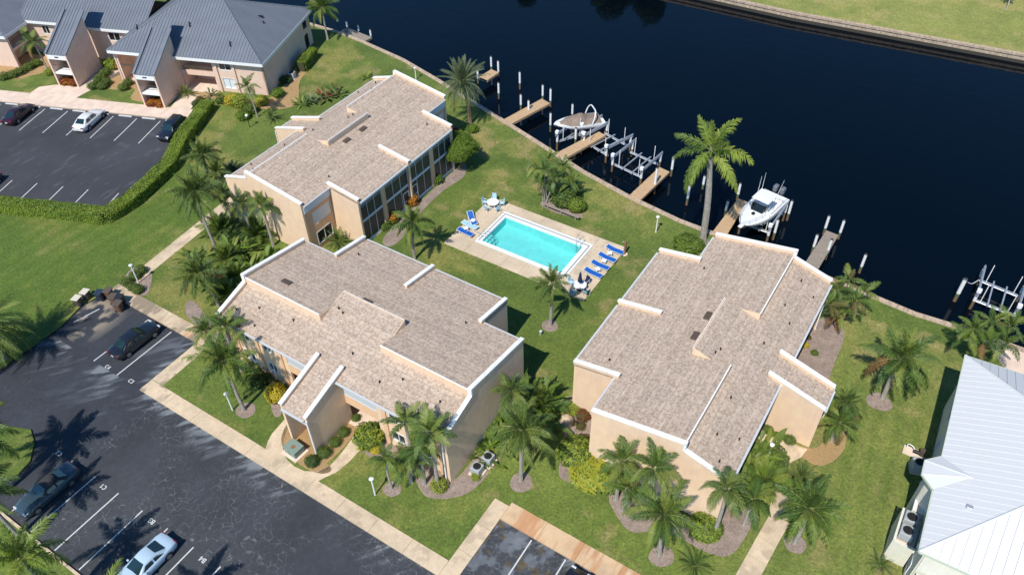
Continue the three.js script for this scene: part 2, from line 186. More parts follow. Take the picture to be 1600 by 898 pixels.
struct('planting_strip', prism([[-40, 42.75], [-26, 42.75], [-20.5, 42.62], [-2.5, 42.66], [14, 42.8], [14, 47], [-40, 47]], -.2, .03, [], GM), M.grass);
slabs('kerb', [[-22, 42.52], [14, 42.6]], .2, 3, M.walk, .04, -.2);
// seawalls
function seawall(pts, w, name) { const o = structGroup(name); for (let i = 1; i < pts.length; i++) { const a = V3(pts[i - 1][0], 0, pts[i - 1][1]), b = V3(pts[i][0], 0, pts[i][1]), n = Math.max(1, Math.round(a.distanceTo(b) / 6)); for (let k = 0; k < n; k++) { const p = a.clone().lerp(b, k / n), q = a.clone().lerp(b, (k + 1) / n), d = q.clone().sub(p).normalize(), l = p.distanceTo(q); p.addScaledVector(d, .006); q.addScaledVector(d, -.006);
    const cap = beam(p.clone().setY(-.06), q.clone().setY(-.06), w, .3); const wall = beam(p.clone().setY(-1.6), q.clone().setY(-1.6), w * .55, 2.7); part('wall_panel', wall, M.seawall, o); part('cap_beam', cap, M.seawall, o); } } return o; }
seawall(bank.slice(1, -1), .62, 'seawall');
seawall([[-100, -74.6], [-60, -74.9], [4, -75.7], [36.4, -78.7], [60, -80.6], [100, -84]], .6, 'far_seawall');
{ const o = structGroup('tide_stain'); const P = [[-100, -74.6], [-60, -74.9], [4, -75.7], [36.4, -78.7], [60, -80.6], [100, -84]]; for (let i = 1; i < P.length; i++) part('algae_band', beam(V3(P[i - 1][0], -1.3, P[i - 1][1]), V3(P[i][0], -1.3, P[i][1]), .4, 1.0), mat([.045, .04, .03], .9), o); }
// parking-lot kerb faces, slabs of pavement
function slabs(name, pts, w, len, m, y1 = .015, y0 = -.16, map = WM) { const o = structGroup(name), P = pts.map(p => V3(p[0], 0, p[1])); const L = [], N = []; for (let i = 1; i < P.length; i++) { const n = Math.max(1, Math.round(P[i].distanceTo(P[i - 1]) / len)); for (let k = 0; k < n; k++) L.push(P[i - 1].clone().lerp(P[i], k / n)); } L.push(P[P.length - 1]);
  for (let i = 0; i < L.length; i++) { const d = (L[Math.min(i + 1, L.length - 1)]).clone().sub(L[Math.max(i - 1, 0)]).normalize(); N.push(V3(-d.z, 0, d.x)); }
  for (let i = 1; i < L.length; i++) { const d = L[i].clone().sub(L[i - 1]).normalize().multiplyScalar(.012), ww = w / 2; const q = [L[i - 1].clone().addScaledVector(N[i - 1], ww).add(d), L[i].clone().addScaledVector(N[i], ww).sub(d), L[i].clone().addScaledVector(N[i], -ww).sub(d), L[i - 1].clone().addScaledVector(N[i - 1], -ww).add(d)]; part('slab', prism(q.map(v => [v.x, v.z]), y0, y1 + rr(0, .006), [], map), m, o); } return o; }
slabs('sidewalk', [[-34.7, 21.2], [-20.7, 21.2]], 1.45, 2.6, M.walk);
slabs('sidewalk', [[-20.72, 21.98], [-20.68, 27.15]], 1.42, 2.4, M.walk);
slabs('sidewalk', [[-21.4, 27.87], [11.7, 27.92]], 1.36, 3.3, M.walk);
slabs('sidewalk', [[12.36, 28.6], [12.4, 21.05]], 1.3, 2.5, M.walk);
slabs('sidewalk', [[13.05, 21.5], [32.6, 21.68], [60, 22]], 1.66, 3.2, M.walk);
slabs('footpath', [[-33.7, 20.4], [-35.1, 5.4], [-35.6, -1], [-36.5, -12]], 1.5, 3, M.walk, .02, -.05);
slabs('footpath', [[30.55, 20.6], [31.05, 13.4], [31.25, 11]], 1.5, 2, M.walk, .02, -.05);
struct('entry_pavement', prism([[27.09,3.45],[28.54,3.64],[29.95,3.83],[31.09,3.72],[30.9,4.79],[30.4,5.54],[30.34,6.78],[30.59,8.02],[31.25,9.09],[31.78,10.85],[30.5,11.65],[30.12,9.66],[29.57,8.37],[29.43,7.06],[29.5,5.87],[28.86,5.39],[27.71,5.21],[26.77,5.34]], -.05, .022, [], WM), M.walk);
// entry walk of the middle building: two arms that run round the gravel bed
struct('entry_pavement', prism([[-7.05,27.3],[-7.47,26.58],[-7.76,25.77],[-7.83,24.86],[-7.94,23.9],[-7.08,24.01],[-6.93,24.86],[-6.37,25.9],[-5.68,26.61],[-4.83,27.05],[-3.81,27.22],[-2.84,27.12],[-1.91,26.62],[-1.39,25.65],[-1.39,24.48],[-1.55,23.09],[-1.82,21.71],[-2.23,20.39],[-0.63,19.4],[-0.41,20.54],[-0.39,21.91],[-0.28,23.28],[-0.3,24.54],[-0.54,25.84],[-1.05,26.8],[-1.2,27.24]], -.05, .026, [], WM), M.walk);
// pink pavement by the grey-roofed building
{ const s = structGroup('sidewalk'); for (let a = -60; a < -6; a += 3) part('slab', prism([gp(a + .01, 4.75), gp(a + 2.99, 4.75), gp(a + 2.99, 7.35), gp(a + .01, 7.35)], -.16, .015 + rr(0, .005)), M.walkPink, s);
  const q = structGroup('entry_pavement'); part('slab', prism([gp(-33.2, 4.74), gp(-26, 4.74), gp(-25.3, 2.6), gp(-23, -4), gp(-27.2, -4), gp(-27.2, 2), gp(-31, 2), gp(-33, 3)], -.1, .012), M.walkPink, q); part('slab', prism([gp(-11.8, 4.74), gp(-8.9, 4.74), gp(-9.5, 1), gp(-12.2, 1)], -.1, .012), M.walkPink, q); }
// pool: deck with a real basin
{ const o = structGroup('pool_deck'), [x0, x1, z0, z1] = POOL; const ox = [-9.95, -7.3, 3.95, 7.1], oz = [-11.45, -10.02, -3.95, -2.0];
  const cut = (xa, xb, za, zb, nx, nz) => { for (let i = 0; i < nx; i++) for (let j = 0; j < nz; j++) part('slab', prism(rectP(lerp(xa, xb, i / nx) + .008, lerp(xa, xb, (i + 1) / nx) - .008, lerp(za, zb, j / nz) + .008, lerp(za, zb, (j + 1) / nz) - .008), -.08, .03 + rr(0, .004)), M.deck, o); };
  cut(ox[0], ox[1], oz[0], oz[3], 1, 4); cut(ox[2], ox[3], oz[0], oz[3], 1, 4); cut(ox[1], ox[2], oz[0], oz[1], 5, 1); cut(ox[1], ox[2], oz[2], oz[3], 5, 1); }
function rectP(x0, x1, z0, z1) { return [[x0, z0], [x1, z0], [x1, z1], [x0, z1]]; }
{ const [x0, x1, z0, z1] = POOL, o = thing('swimming_pool', 'rectangular turquoise swimming pool with white coping in the concrete deck', 'pool', 0, 0);
  part('coping', prism(rectP(-7.28, 3.93, -10, -3.97), -.1, .05, [rectP(x0 + .02, x1 - .02, z0 + .02, z1 - .02)]), M.coping, o);
  const tl = (xa, xb, za, zb) => span(xa, xb, .05, .058, za, zb);
  part('deck_drain', [tl(-6.98, 3.6, -9.68, -9.6), tl(-7.02, -6.94, -9.68, -4.3), tl(3.58, 3.66, -9.68, -4.3)], M.brown, o);
  const f = (x, z) => -1.05 - .55 * smooth(-5, 2.5, x); const fl = []; const nx = 10; for (let i = 0; i < nx; i++) { const a = lerp(x0, x1, i / nx), b = lerp(x0, x1, (i + 1) / nx); fl.push([[a, f(a), z0], [a, f(a), z1], [b, f(b), z1], [b, f(b), z0]]); }
  part('basin_floor', boxUV(tri(fl)), M.poolShell, o);
  part('basin_wall', [span(x0 - .1, x0, -2, .02, z0 - .1, z1 + .1), span(x1, x1 + .1, -2, .02, z0 - .1, z1 + .1), span(x0, x1, -2, .02, z0 - .1, z0), span(x0, x1, -2, .02, z1, z1 + .1)], M.poolShell, o);
  for (let i = 0; i < 3; i++) part('step', span(x0, x0 + .3 + .3 * i, -2, -.35 - .28 * i, z1 - 1.7, z1), M.poolShell, o);
  part('water_surface', worldUV(new THREE.PlaneGeometry(x1 - x0, z1 - z0, 1, 1).rotateX(-PI / 2).translate((x0 + x1) / 2, -.12, (z0 + z1) / 2)), M.poolWater, o); }
// planting beds
function bed(pts, m, y = .022, name = 'planting_bed') { const c = new THREE.CatmullRomCurve3(pts.map(p => V3(p[0], 0, p[1])), true, 'catmullrom', .5).getPoints(pts.length * 6); return struct(name, prism(c.map(p => [p.x, p.z]), -.05, y), m); }
bed([[-34.52,17.36],[-32.78,17.8],[-31.1,19.58],[-31.12,20.36],[-33,20.19],[-34.77,19.58],[-35.43,18.26]], M.mulch);
bed([[-26.22,18.23],[-20.41,19.81],[-12.71,21.17],[-8.86,23.49],[-8.93,24.35],[-11.35,22.94],[-16.65,21.32],[-21.72,20.61],[-25.35,19.8]], M.mulch, .018);
bed([[-7.51,23.87],[-7.19,22.87],[-3.79,24.32],[-2.34,25.37],[-1.01,25.85],[-1.56,26.62],[-3.45,26.85],[-5.86,26.35],[-6.93,25.48]], M.gravel, .026);
bed([[-2.4,25.7],[-1.83,25.71],[-1.64,22.99],[-2.23,20.63],[-3.02,20.72],[-2.75,22.52],[-2.82,24.85]], M.gravel, .024);
bed([[-0.95,22.57],[-0.16,20.15],[4.61,18.38],[7.88,21.49],[8.18,16.94],[8.3,14.15],[9.89,16.64],[9.92,20.93],[8.79,22.85],[6.97,23.77],[5.03,22.9],[2.56,22.27],[0.99,23.24]], M.mulch, .016);
for (const [x, z, r] of [[4.29,24.68, .75], [-11.48,25.19, .85], [12.69,18.73, .95], [5.93,2.63, .8], [34.87,-4.36, 1.05], [32.93,12.57, .8], [24.82,18.63, .9], [13.49,-16.68, .6]]) bed([0, 1, 2, 3, 4, 5, 6, 7].map(k => [x + r * Math.cos(k * PI / 4) * rr(.85, 1.1), z + r * Math.sin(k * PI / 4) * rr(.85, 1.1)]), M.mulch, .017);
bed([[11.99,10.68],[12.07,8.56],[14.57,9.09],[16.42,13.72],[18.37,14.66],[24.44,14.63],[26.84,14.11],[27.38,10.14],[28.29,5.3],[28.75,4.27],[29.35,6.83],[29.67,10.73],[29.35,15.34],[27.84,16.57],[24.28,16.64],[22.02,18.04],[19.78,16.85],[18.83,16.1],[15.75,16.77],[14.72,16.21],[13.73,13.52]], M.mulch, .014);
bed([[26.73,5.52],[27.86,4.06],[31.18,3.52],[32.11,2.2],[33.09,0.07],[33.63,2.01],[33.13,3.92],[32.13,4.9],[30.75,4.67],[28.74,5.03],[27.4,5.85]], M.gravel, .019);
bed([[26.97,-7.23],[27.49,-11.42],[28.52,-12.05],[30.02,-11],[30.36,-5.68],[30.5,-2.34],[28.88,-3.03],[27.09,-4.11]], M.mulch, .018);
bed([[-16.08,0.48],[-16.46,-4.53],[-16.7,-12.25],[-16.58,-15.39],[-15.07,-13.22],[-15.49,-9.3],[-15.18,-4.63],[-14.26,0],[-14.78,1.55]], M.mulch, .016);
bed([[-4.7,-13.54],[-4.02,-14.23],[-2.01,-13.92],[-0.2,-14.34],[0.53,-13.45],[-1.38,-12.82],[-3.91,-12.91]], M.mulch, .016);
bed([gp(-10, 1.5), gp(-6, 1.8), gp(-1.5, 2.9), gp(3.5, 2.2), gp(4.4, 0), gp(2.6, -5), gp(2.3, -11), gp(.3, -11), gp(.2, .4), gp(-9.8, .3)], M.gravel, .012);
bed([gp(-24.6, .8), gp(-22, 1.8), gp(-19.4, 1), gp(-18.4, 3.6), gp(-15.7, 3.9), gp(-15.6, 1), gp(-20, -3), gp(-24, -3.4)], M.gravel, .012);
bed([gp(-42, 1), gp(-38, 1.6), gp(-36, .2), gp(-34, -2.5), gp(-36, -5), gp(-42, -5)], M.gravel, .012);
// painted lines, wheel stops and stall numbers
{ const o = structGroup('stall_markings'); const ln = (x0, z0, x1, z1) => part('stall_line', beam(V3(x0, -.122, z0), V3(x1, -.122, z1), .11, .008), M.paint, o);
  for (let k = 0; k < 9; k++) ln(-20.05 + 2.93 * k, 36.42 + .012 * k, -20.05 + 2.93 * k + .02, 42.25);
  ln(-28, 22.2, -27.98, 28.5); ln(-24.75, 22.15, -24.68, 28.5); ln(-34, 26.3, -33.4, 23.8);
  for (const x of [16.0, 18.95, 21.9, 24.9]) ln(x, 22.55, x + .02, 28.4);
  const u = structGroup('stall_markings'); const gl = (a, b0, b1) => { const p = gp(a, b0), q = gp(a, b1); part('stall_line', beam(V3(p[0], -.117, p[1]), V3(q[0], -.117, q[1]), .12, .008), M.paint, u); };
  for (let k = 0; k < 9; k++) gl(-11.55 - 3.42 * k, 7.95, 13.3); for (const a of [-8.15, -12.12, -15.45, -18.92, -22.3, -25.7]) gl(a, 23.3, 27.9);
  for (let k = 0; k < 9; k++) { const p = gp(-9.9 - 3.42 * k, 7.72), m = single('wheel_stop', rbox(1.95, .14, .2, .04, 0, 0, 0), M.paint, 'white concrete wheel stop at the head of a stall beside the pink pavement', 'wheel stop', 'wheel stops along the pink pavement'); m.position.set(p[0], -.055, p[1]); m.rotation.y = th20; } }


// ---------- the three condominium buildings ----------
// local axes: x along the ridge, z towards the entrance side
function condo(label, x, z, turn, skylights) {
  const o = thing('condominium_building', label, 'building', x, z, turn);
  const A1 = 4.1, AM = 12.35, A2 = 20.6, A3 = 24.7, BW = -6.06, BN = -2.27, R1 = 4.98, R2 = 1.81, BF = 8.48, EB = 7.6, EF = 12.35, E0 = 10.9, E1 = 13.8, T1 = 9.03, T2 = 15.67, T = .25;
  const yb = b => 5.81 + .164 * (b + 6.06), yf = b => 5.81 + .304 * (8.48 - b), CP = .32;
  const slab = (a0, a1, b0, b1, y, th = .16) => { const f = [[[a0, y(b0), b0], [a0, y(b1), b1], [a1, y(b1), b1], [a1, y(b0), b0]]]; const L = Math.hypot(b1 - b0, y(b1) - y(b0)), u0 = b0 * 1.03; const uv = y === yf ? [[a0, u0], [a0, u0 + L], [a1, u0 + L], [a1, u0]].map(q => [q[0], -q[1]]) : [[a0, u0], [a0, u0 + L], [a1, u0 + L], [a1, u0]];
    const top = tri(f, [uv]); const lo = p => [p[0], p[1] - th, p[2]], c = f[0]; const sides = tri([[c[3], c[2], c[1], c[0]].map(lo), [c[0], lo(c[0]), lo(c[1]), c[1]], [c[1], lo(c[1]), lo(c[2]), c[2]], [c[2], lo(c[2]), lo(c[3]), c[3]], [c[3], lo(c[3]), lo(c[0]), c[0]]]); return merge([top, sides]); };
  // roof planes
  const OV = .22;
  part('back_roof', [slab(T, A1, BN - OV, R1, yb), slab(A1, T1, BW - OV, R1, yb), slab(T1, T2, BW - OV, R2 + .1, yb), slab(T2, A2, BW - OV, R1, yb), slab(A2, A3 - T, BN - OV, R1, yb)], M.roof, o);
  part('front_roof', [slab(T, T1, R1 - .02, BF + OV, yf), slab(T1, T2, R2, R1, yf), slab(T1, E0, R1, BF + OV, yf), slab(E1, T2, R1, BF + OV, yf), slab(E0, E0 + T, R1, EB, yf), slab(E1 - T, E1, R1, EB, yf), slab(E0 + T, E1 - T, R1, EF + .1, yf), slab(T2, A3 - T, R1 - .02, BF + OV, yf)], M.roof, o);
  // clerestory steps between the two roofs
  const xb = 3.385, xy = yb(xb);
  for (const [a0, a1] of [[T, T1], [T2, A3 - T]]) { part('roof_step_wall', span(a0, a1, yf(R1) - .3, yb(R1) - .02, R1 - .12, R1 + .012), M.peach, o); part('ridge_trim', span(a0, a1, yb(R1) - .03, yb(R1) + .045, R1 - .06, R1 + .035), M.cap, o); }
  part('roof_step_wall', span(T1, T2, yb(R2) - .3, yf(R2) - .02, R2 - .012, R2 + .12), M.peach, o); part('ridge_trim', span(T1, T2, yf(R2) - .16, yf(R2) + .012, R2 - .06, R2 - .013), M.cap, o);
  for (const [t, s] of [[T1, 1], [T2, -1]]) { part('roof_cheek', [wallX([[xb, xy - .2], [R1, yf(R1) - .25], [R1, yb(R1) - .03], [xb, xy - .03]], t - .05, t + .05), wallX([[R2, yb(R2) - .25], [xb, xy - .2], [xb, xy - .03], [R2, yf(R2) - .03]], t - .05, t + .05)], M.peach, o); }
  // gable walls and fins with white caps
  const cap = (a, b0, b1, y, w = .36) => { const g = merge([beam(V3(a, y(b0) + CP + .04, b0), V3(a, y(b1) + CP + .04, b1), w, .13)]); return part('parapet_cap', g, M.cap, o); };
  for (const a of [0, A3 - T]) { part('gable_wall', wallX([[BN - .1, -.4], [BF + .12, -.4], [BF + .12, yf(BF + .12) + CP], [R1, yf(R1) + CP], [R1, yb(R1) + CP], [BN - .1, yb(BN - .1) + CP]], a, a + T), M.peach, o); const c = a + T / 2; cap(c, BN - .16, R1 + .1, yb); cap(c, R1 + .1, BF + .18, yf); part('parapet_cap', span(c - .18, c + .18, yf(R1) + CP, yb(R1) + CP + .1, R1 - .02, R1 + .16), M.cap, o); }
  for (const a of [A1, A2 - T]) { part('wing_wall', wallX([[BW - .12, -.4], [BN, -.4], [BN + .04, yb(BN) + CP], [BW - .12, yb(BW - .12) + CP]], a, a + T), M.peach, o); cap(a + T / 2, BW - .2, BN + .08, yb); }
  part('party_fin', wallX([[BW - .3, -.4], [BW + .3, -.4], [BW + .3, yb(BW) - .1], [-2.4, yb(-2.4) - .15], [-2.4, yb(-2.4) + CP], [BW - .3, yb(BW - .3) + CP]], AM - T / 2, AM + T / 2), M.peach, o); cap(AM, BW - .36, -2.34, yb);
  for (const a of [E0, E1 - T]) { part('entry_wall', wallX([[BF - .6, -.4], [EF, -.4], [EF, yf(EF) + CP], [EB, yf(EB) + CP], [EB, yf(EB) - .1], [BF - .6, yf(BF - .6) - .2]], a, a + T), M.peach, o); cap(a + T / 2, EB - .04, EF + .07, yf); }
  // back walls: narrow bays with a shuttered upper window and a sliding window below
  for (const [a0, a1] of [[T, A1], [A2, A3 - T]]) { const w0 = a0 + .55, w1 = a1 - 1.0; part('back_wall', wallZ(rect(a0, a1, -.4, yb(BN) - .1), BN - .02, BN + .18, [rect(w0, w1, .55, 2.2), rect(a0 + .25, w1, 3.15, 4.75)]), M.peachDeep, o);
    part('fascia', span(a0, a1, yb(BN) - 1.05, yb(BN) - .16, BN - .16, BN - .06), M.frameBlue, o); part('gutter', span(a0, a1, yb(BN) - .2, yb(BN) - .06, BN - .36, BN - .22), M.gutter, o);
    const s = part('shutter', span(a0 + .25, w1, 3.15, 4.75, BN + .02, BN + .1), M.shutter, o); const w = part('window', span(w0 + .06, w1 - .06, .61, 2.14, BN + .06, BN + .09), M.glass, o); part('window_frame', [span(w0, w0 + .08, .55, 2.2, BN - .05, BN + .12), span(w1 - .08, w1, .55, 2.2, BN - .05, BN + .12), span(w0 + .08, w1 - .08, .55, .64, BN - .05, BN + .12), span(w0 + .08, w1 - .08, 2.11, 2.2, BN - .05, BN + .12), span((w0 + w1) / 2 - .04, (w0 + w1) / 2 + .04, .64, 2.11, BN - .04, BN + .12)], M.white, w); }
  // wide bays: screened porches between piers
  const bays = [[A1 + T, 7.75], [8.4, AM - T / 2], [AM + T / 2, 16.3], [16.95, A2 - T]];
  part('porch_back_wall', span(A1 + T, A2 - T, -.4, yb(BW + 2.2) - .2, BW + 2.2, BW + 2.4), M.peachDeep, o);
  part('porch_floor', span(A1 + T, A2 - T, -.1, .06, BW, BW + 2.2), M.walkPink, o); part('upper_porch_floor', span(A1 + T, A2 - T, 2.7, 2.9, BW + .12, BW + 2.2), M.walkPink, o);
  part('fascia', span(A1 + T, A2 - T, yb(BW) - .62, yb(BW) - .14, BW - .1, BW + .06), M.frameBlue, o); part('gutter', [span(A1 + T, AM - T, yb(BW) - .22, yb(BW) - .07, BW - .38, BW - .22), span(AM + T, A2 - T, yb(BW) - .22, yb(BW) - .07, BW - .38, BW - .22)], M.gutter, o);
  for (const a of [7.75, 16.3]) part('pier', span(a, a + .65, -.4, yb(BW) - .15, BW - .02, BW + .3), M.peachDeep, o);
  bays.forEach(([a0, a1], k) => { const H = yb(BW) - .62; const door = k === 1 || k === 2; part('spandrel', span(a0, a1, 2.82, 3.12, BW + .02, BW + .16), M.frameBlue, o); part('sill', span(a0, a1, -.1, .32, BW + .04, BW + .18), M.frameBlue, o);
    const n = 3; for (let i = 0; i < n; i++) { const x0 = lerp(a0, a1, i / n), x1 = lerp(a0, a1, (i + 1) / n); const isDoor = door && i === (k === 1 ? 2 : 0);
      part('screen', span(x0 + .03, x1 - .03, 3.12, H, BW + .08, BW + .095), M.screen, o); part('screen', span(x0 + .03, x1 - .03, .32, 2.82, BW + .08, BW + .095), M.screen, o);
      part('mullion', [span(x0 - .03, x0 + .03, 3.12, H, BW + .05, BW + .13), span(x0 - .03, x0 + .03, .32, 2.82, BW + .05, BW + .13), span(x0 + .03, x1 - .03, H - .42, H - .37, BW + .06, BW + .12)], M.frameBlue, o);
      if (isDoor) { const d = part('door', [span(x0 + .1, x0 + .2, .1, 2.3, BW, BW + .045), span(x1 - .25, x1 - .15, .1, 2.3, BW, BW + .045), span(x0 + .2, x1 - .25, .1, .22, BW, BW + .045), span(x0 + .2, x1 - .25, 2.2, 2.3, BW, BW + .045), span(x0 + .2, x1 - .25, 1.05, 1.15, BW, BW + .045)], M.white, o); part('handle', span(x1 - .22, x1 - .18, 1.2, 1.3, BW - .05, BW), M.steel, d); } } });
  // front: flat wall with windows and pilasters, then a porch with a balcony on each side of the entry
  const FW = BF - .3;
  for (const [a0, a1, m] of [[T, 7.4, 1], [A3 - 7.4, A3 - T, -1]]) { const h = [rect(a0 + 1.3, a0 + 2.7, .9, 2.2), rect(a0 + 1.3, a0 + 2.7, 3.6, 4.9), rect(a0 + 4.3, a0 + 5.4, 1.1, 2.2), rect(a0 + 4.3, a0 + 5.4, 3.7, 4.8)];
    part('front_wall', wallZ(rect(a0, a1, -.4, yf(FW) - .12), FW - .2, FW, h), M.peach, o);
    h.forEach(q => { const [x0, y0] = q[0], [x1, y1] = q[2]; const w = part('window', span(x0 + .05, x1 - .05, y0 + .05, y1 - .05, FW - .13, FW - .1), M.glass, o); part('window_frame', [span(x0, x0 + .07, y0, y1, FW - .15, FW + .03), span(x1 - .07, x1, y0, y1, FW - .15, FW + .03), span(x0 + .07, x1 - .07, y0, y0 + .07, FW - .15, FW + .03), span(x0 + .07, x1 - .07, y1 - .07, y1, FW - .15, FW + .03), span((x0 + x1) / 2 - .03, (x0 + x1) / 2 + .03, y0 + .07, y1 - .07, FW - .15, FW + .02)], M.white, w); });
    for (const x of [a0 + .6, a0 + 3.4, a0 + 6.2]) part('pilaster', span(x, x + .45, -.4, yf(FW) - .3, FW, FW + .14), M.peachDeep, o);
    part('fascia', span(a0, a1, yf(BF) - .36, yf(BF) - .12, BF - .04, BF + .04), M.frameBlue, o); }
  for (const [a0, a1] of [[7.4, E0], [E1, A3 - 7.4]]) { part('porch_back_wall', span(a0, a1, -.4, yf(BF - 2.6) - .25, BF - 2.8, BF - 2.6), M.peachDeep, o); part('porch_floor', span(a0, a1, -.1, .05, BF - 2.6, BF), M.walkPink, o); part('balcony_floor', span(a0, a1, 2.6, 2.8, BF - 2.6, FW - .14), M.walkPink, o);
    part('balcony_wall', span(a0, a1, 2.5, 3.55, FW - .14, FW), M.peachDeep, o); part('fascia', span(a0, a1, yf(BF) - .36, yf(BF) - .12, BF - .04, BF + .04), M.frameBlue, o);
    part('louver_frame', [span(a0, a1, 3.56, 3.62, FW - .1, FW), span(a0, a1, 4.9, 4.98, FW - .1, FW)], M.gutter, o); const n = Math.round((a1 - a0) / .14); for (let i = 0; i < n; i++) part('louver_slat', box(.1, 1.28, .02, lerp(a0, a1, (i + .5) / n), 4.26, FW - .05, .45), M.gutter, o); part('porch_door', span(a0 + 1.1, a0 + 2.05, .05, 2.1, BF - 2.6, BF - 2.55), M.brown, o); }
  part('gutter', [span(T, E0, yf(BF + OV) - .16, yf(BF + OV) - .02, BF + OV, BF + OV + .15), span(E1, A3 - T, yf(BF + OV) - .16, yf(BF + OV) - .02, BF + OV, BF + OV + .15)], M.gutter, o); part('gutter', span(E0 + T, E1 - T, yf(EF + .1) - .16, yf(EF + .1) - .02, EF + .1, EF + .24), M.gutter, o);
  part('entry_beam', span(E0 + T, E1 - T, yf(EF) - .75, yf(EF) - .18, EF - .14, EF), M.frameBlue, o);
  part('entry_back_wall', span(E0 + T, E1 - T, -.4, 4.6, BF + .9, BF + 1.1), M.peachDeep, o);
  for (const a of [.3, A3 - .42]) part('downspout', span(a, a + .1, -.05, yf(BF) - .15, BF + .16, BF + .26), M.pvc, o);
  part('downspout', span(E1 - .02, E1 + .08, -.02, yf(EF), EF + .02, EF + .12), M.pvc, o);
  // roof fittings
  for (const [a, b] of skylights) { const g = new RoundedBoxGeometry(.95, .16, .5, 2, .04); g.rotateX(-Math.atan(.164)); g.translate(a, yb(b) + .08, b); part('roof_vent', g, M.brown, o); }
  for (const [a, b] of [[1.2, 7.4], [3.1, 6.4], [3.9, 7.9], [6.8, 6], [9.8, 3.4], [10.4, 3.6], [13.6, 6.2], [17.2, 7.2], [18.8, 6.2], [22.6, 6.4], [21.6, 7.9]]) part('vent_pipe', new THREE.CylinderGeometry(.06, .06, .3, 8).translate(a, yf(b) + .12, b), M.dark, o);
  for (const [a, b] of [[19.5, -1.5], [5.6, -3.8]]) part('vent_pipe', new THREE.CylinderGeometry(.06, .06, .3, 8).translate(a, yb(b) + .12, b), M.dark, o);
  // interior so that no daylight shows through
  part('floor_slab', [span(T, A3 - T, -.3, .02, BN + .2, FW - .2)], M.walkPink, o);
  return o;
}
condo('tan shingled condominium between the pool and the cracked parking lot', -16.68, 12.98, R(-.32), [[3.6, 3.3], [11.0, 1.2]]);
condo('tan shingled condominium standing beside the white metal-roofed house', 18.72, 14.3, R(89.7), [[11.0, 1.2], [13.7, 1.2]]);
condo('tan shingled condominium between the pool and the grey metal-roofed building', -22.94, -17.89, R(-90.1), [[11.0, 1.0], [13.7, 1.0]]);


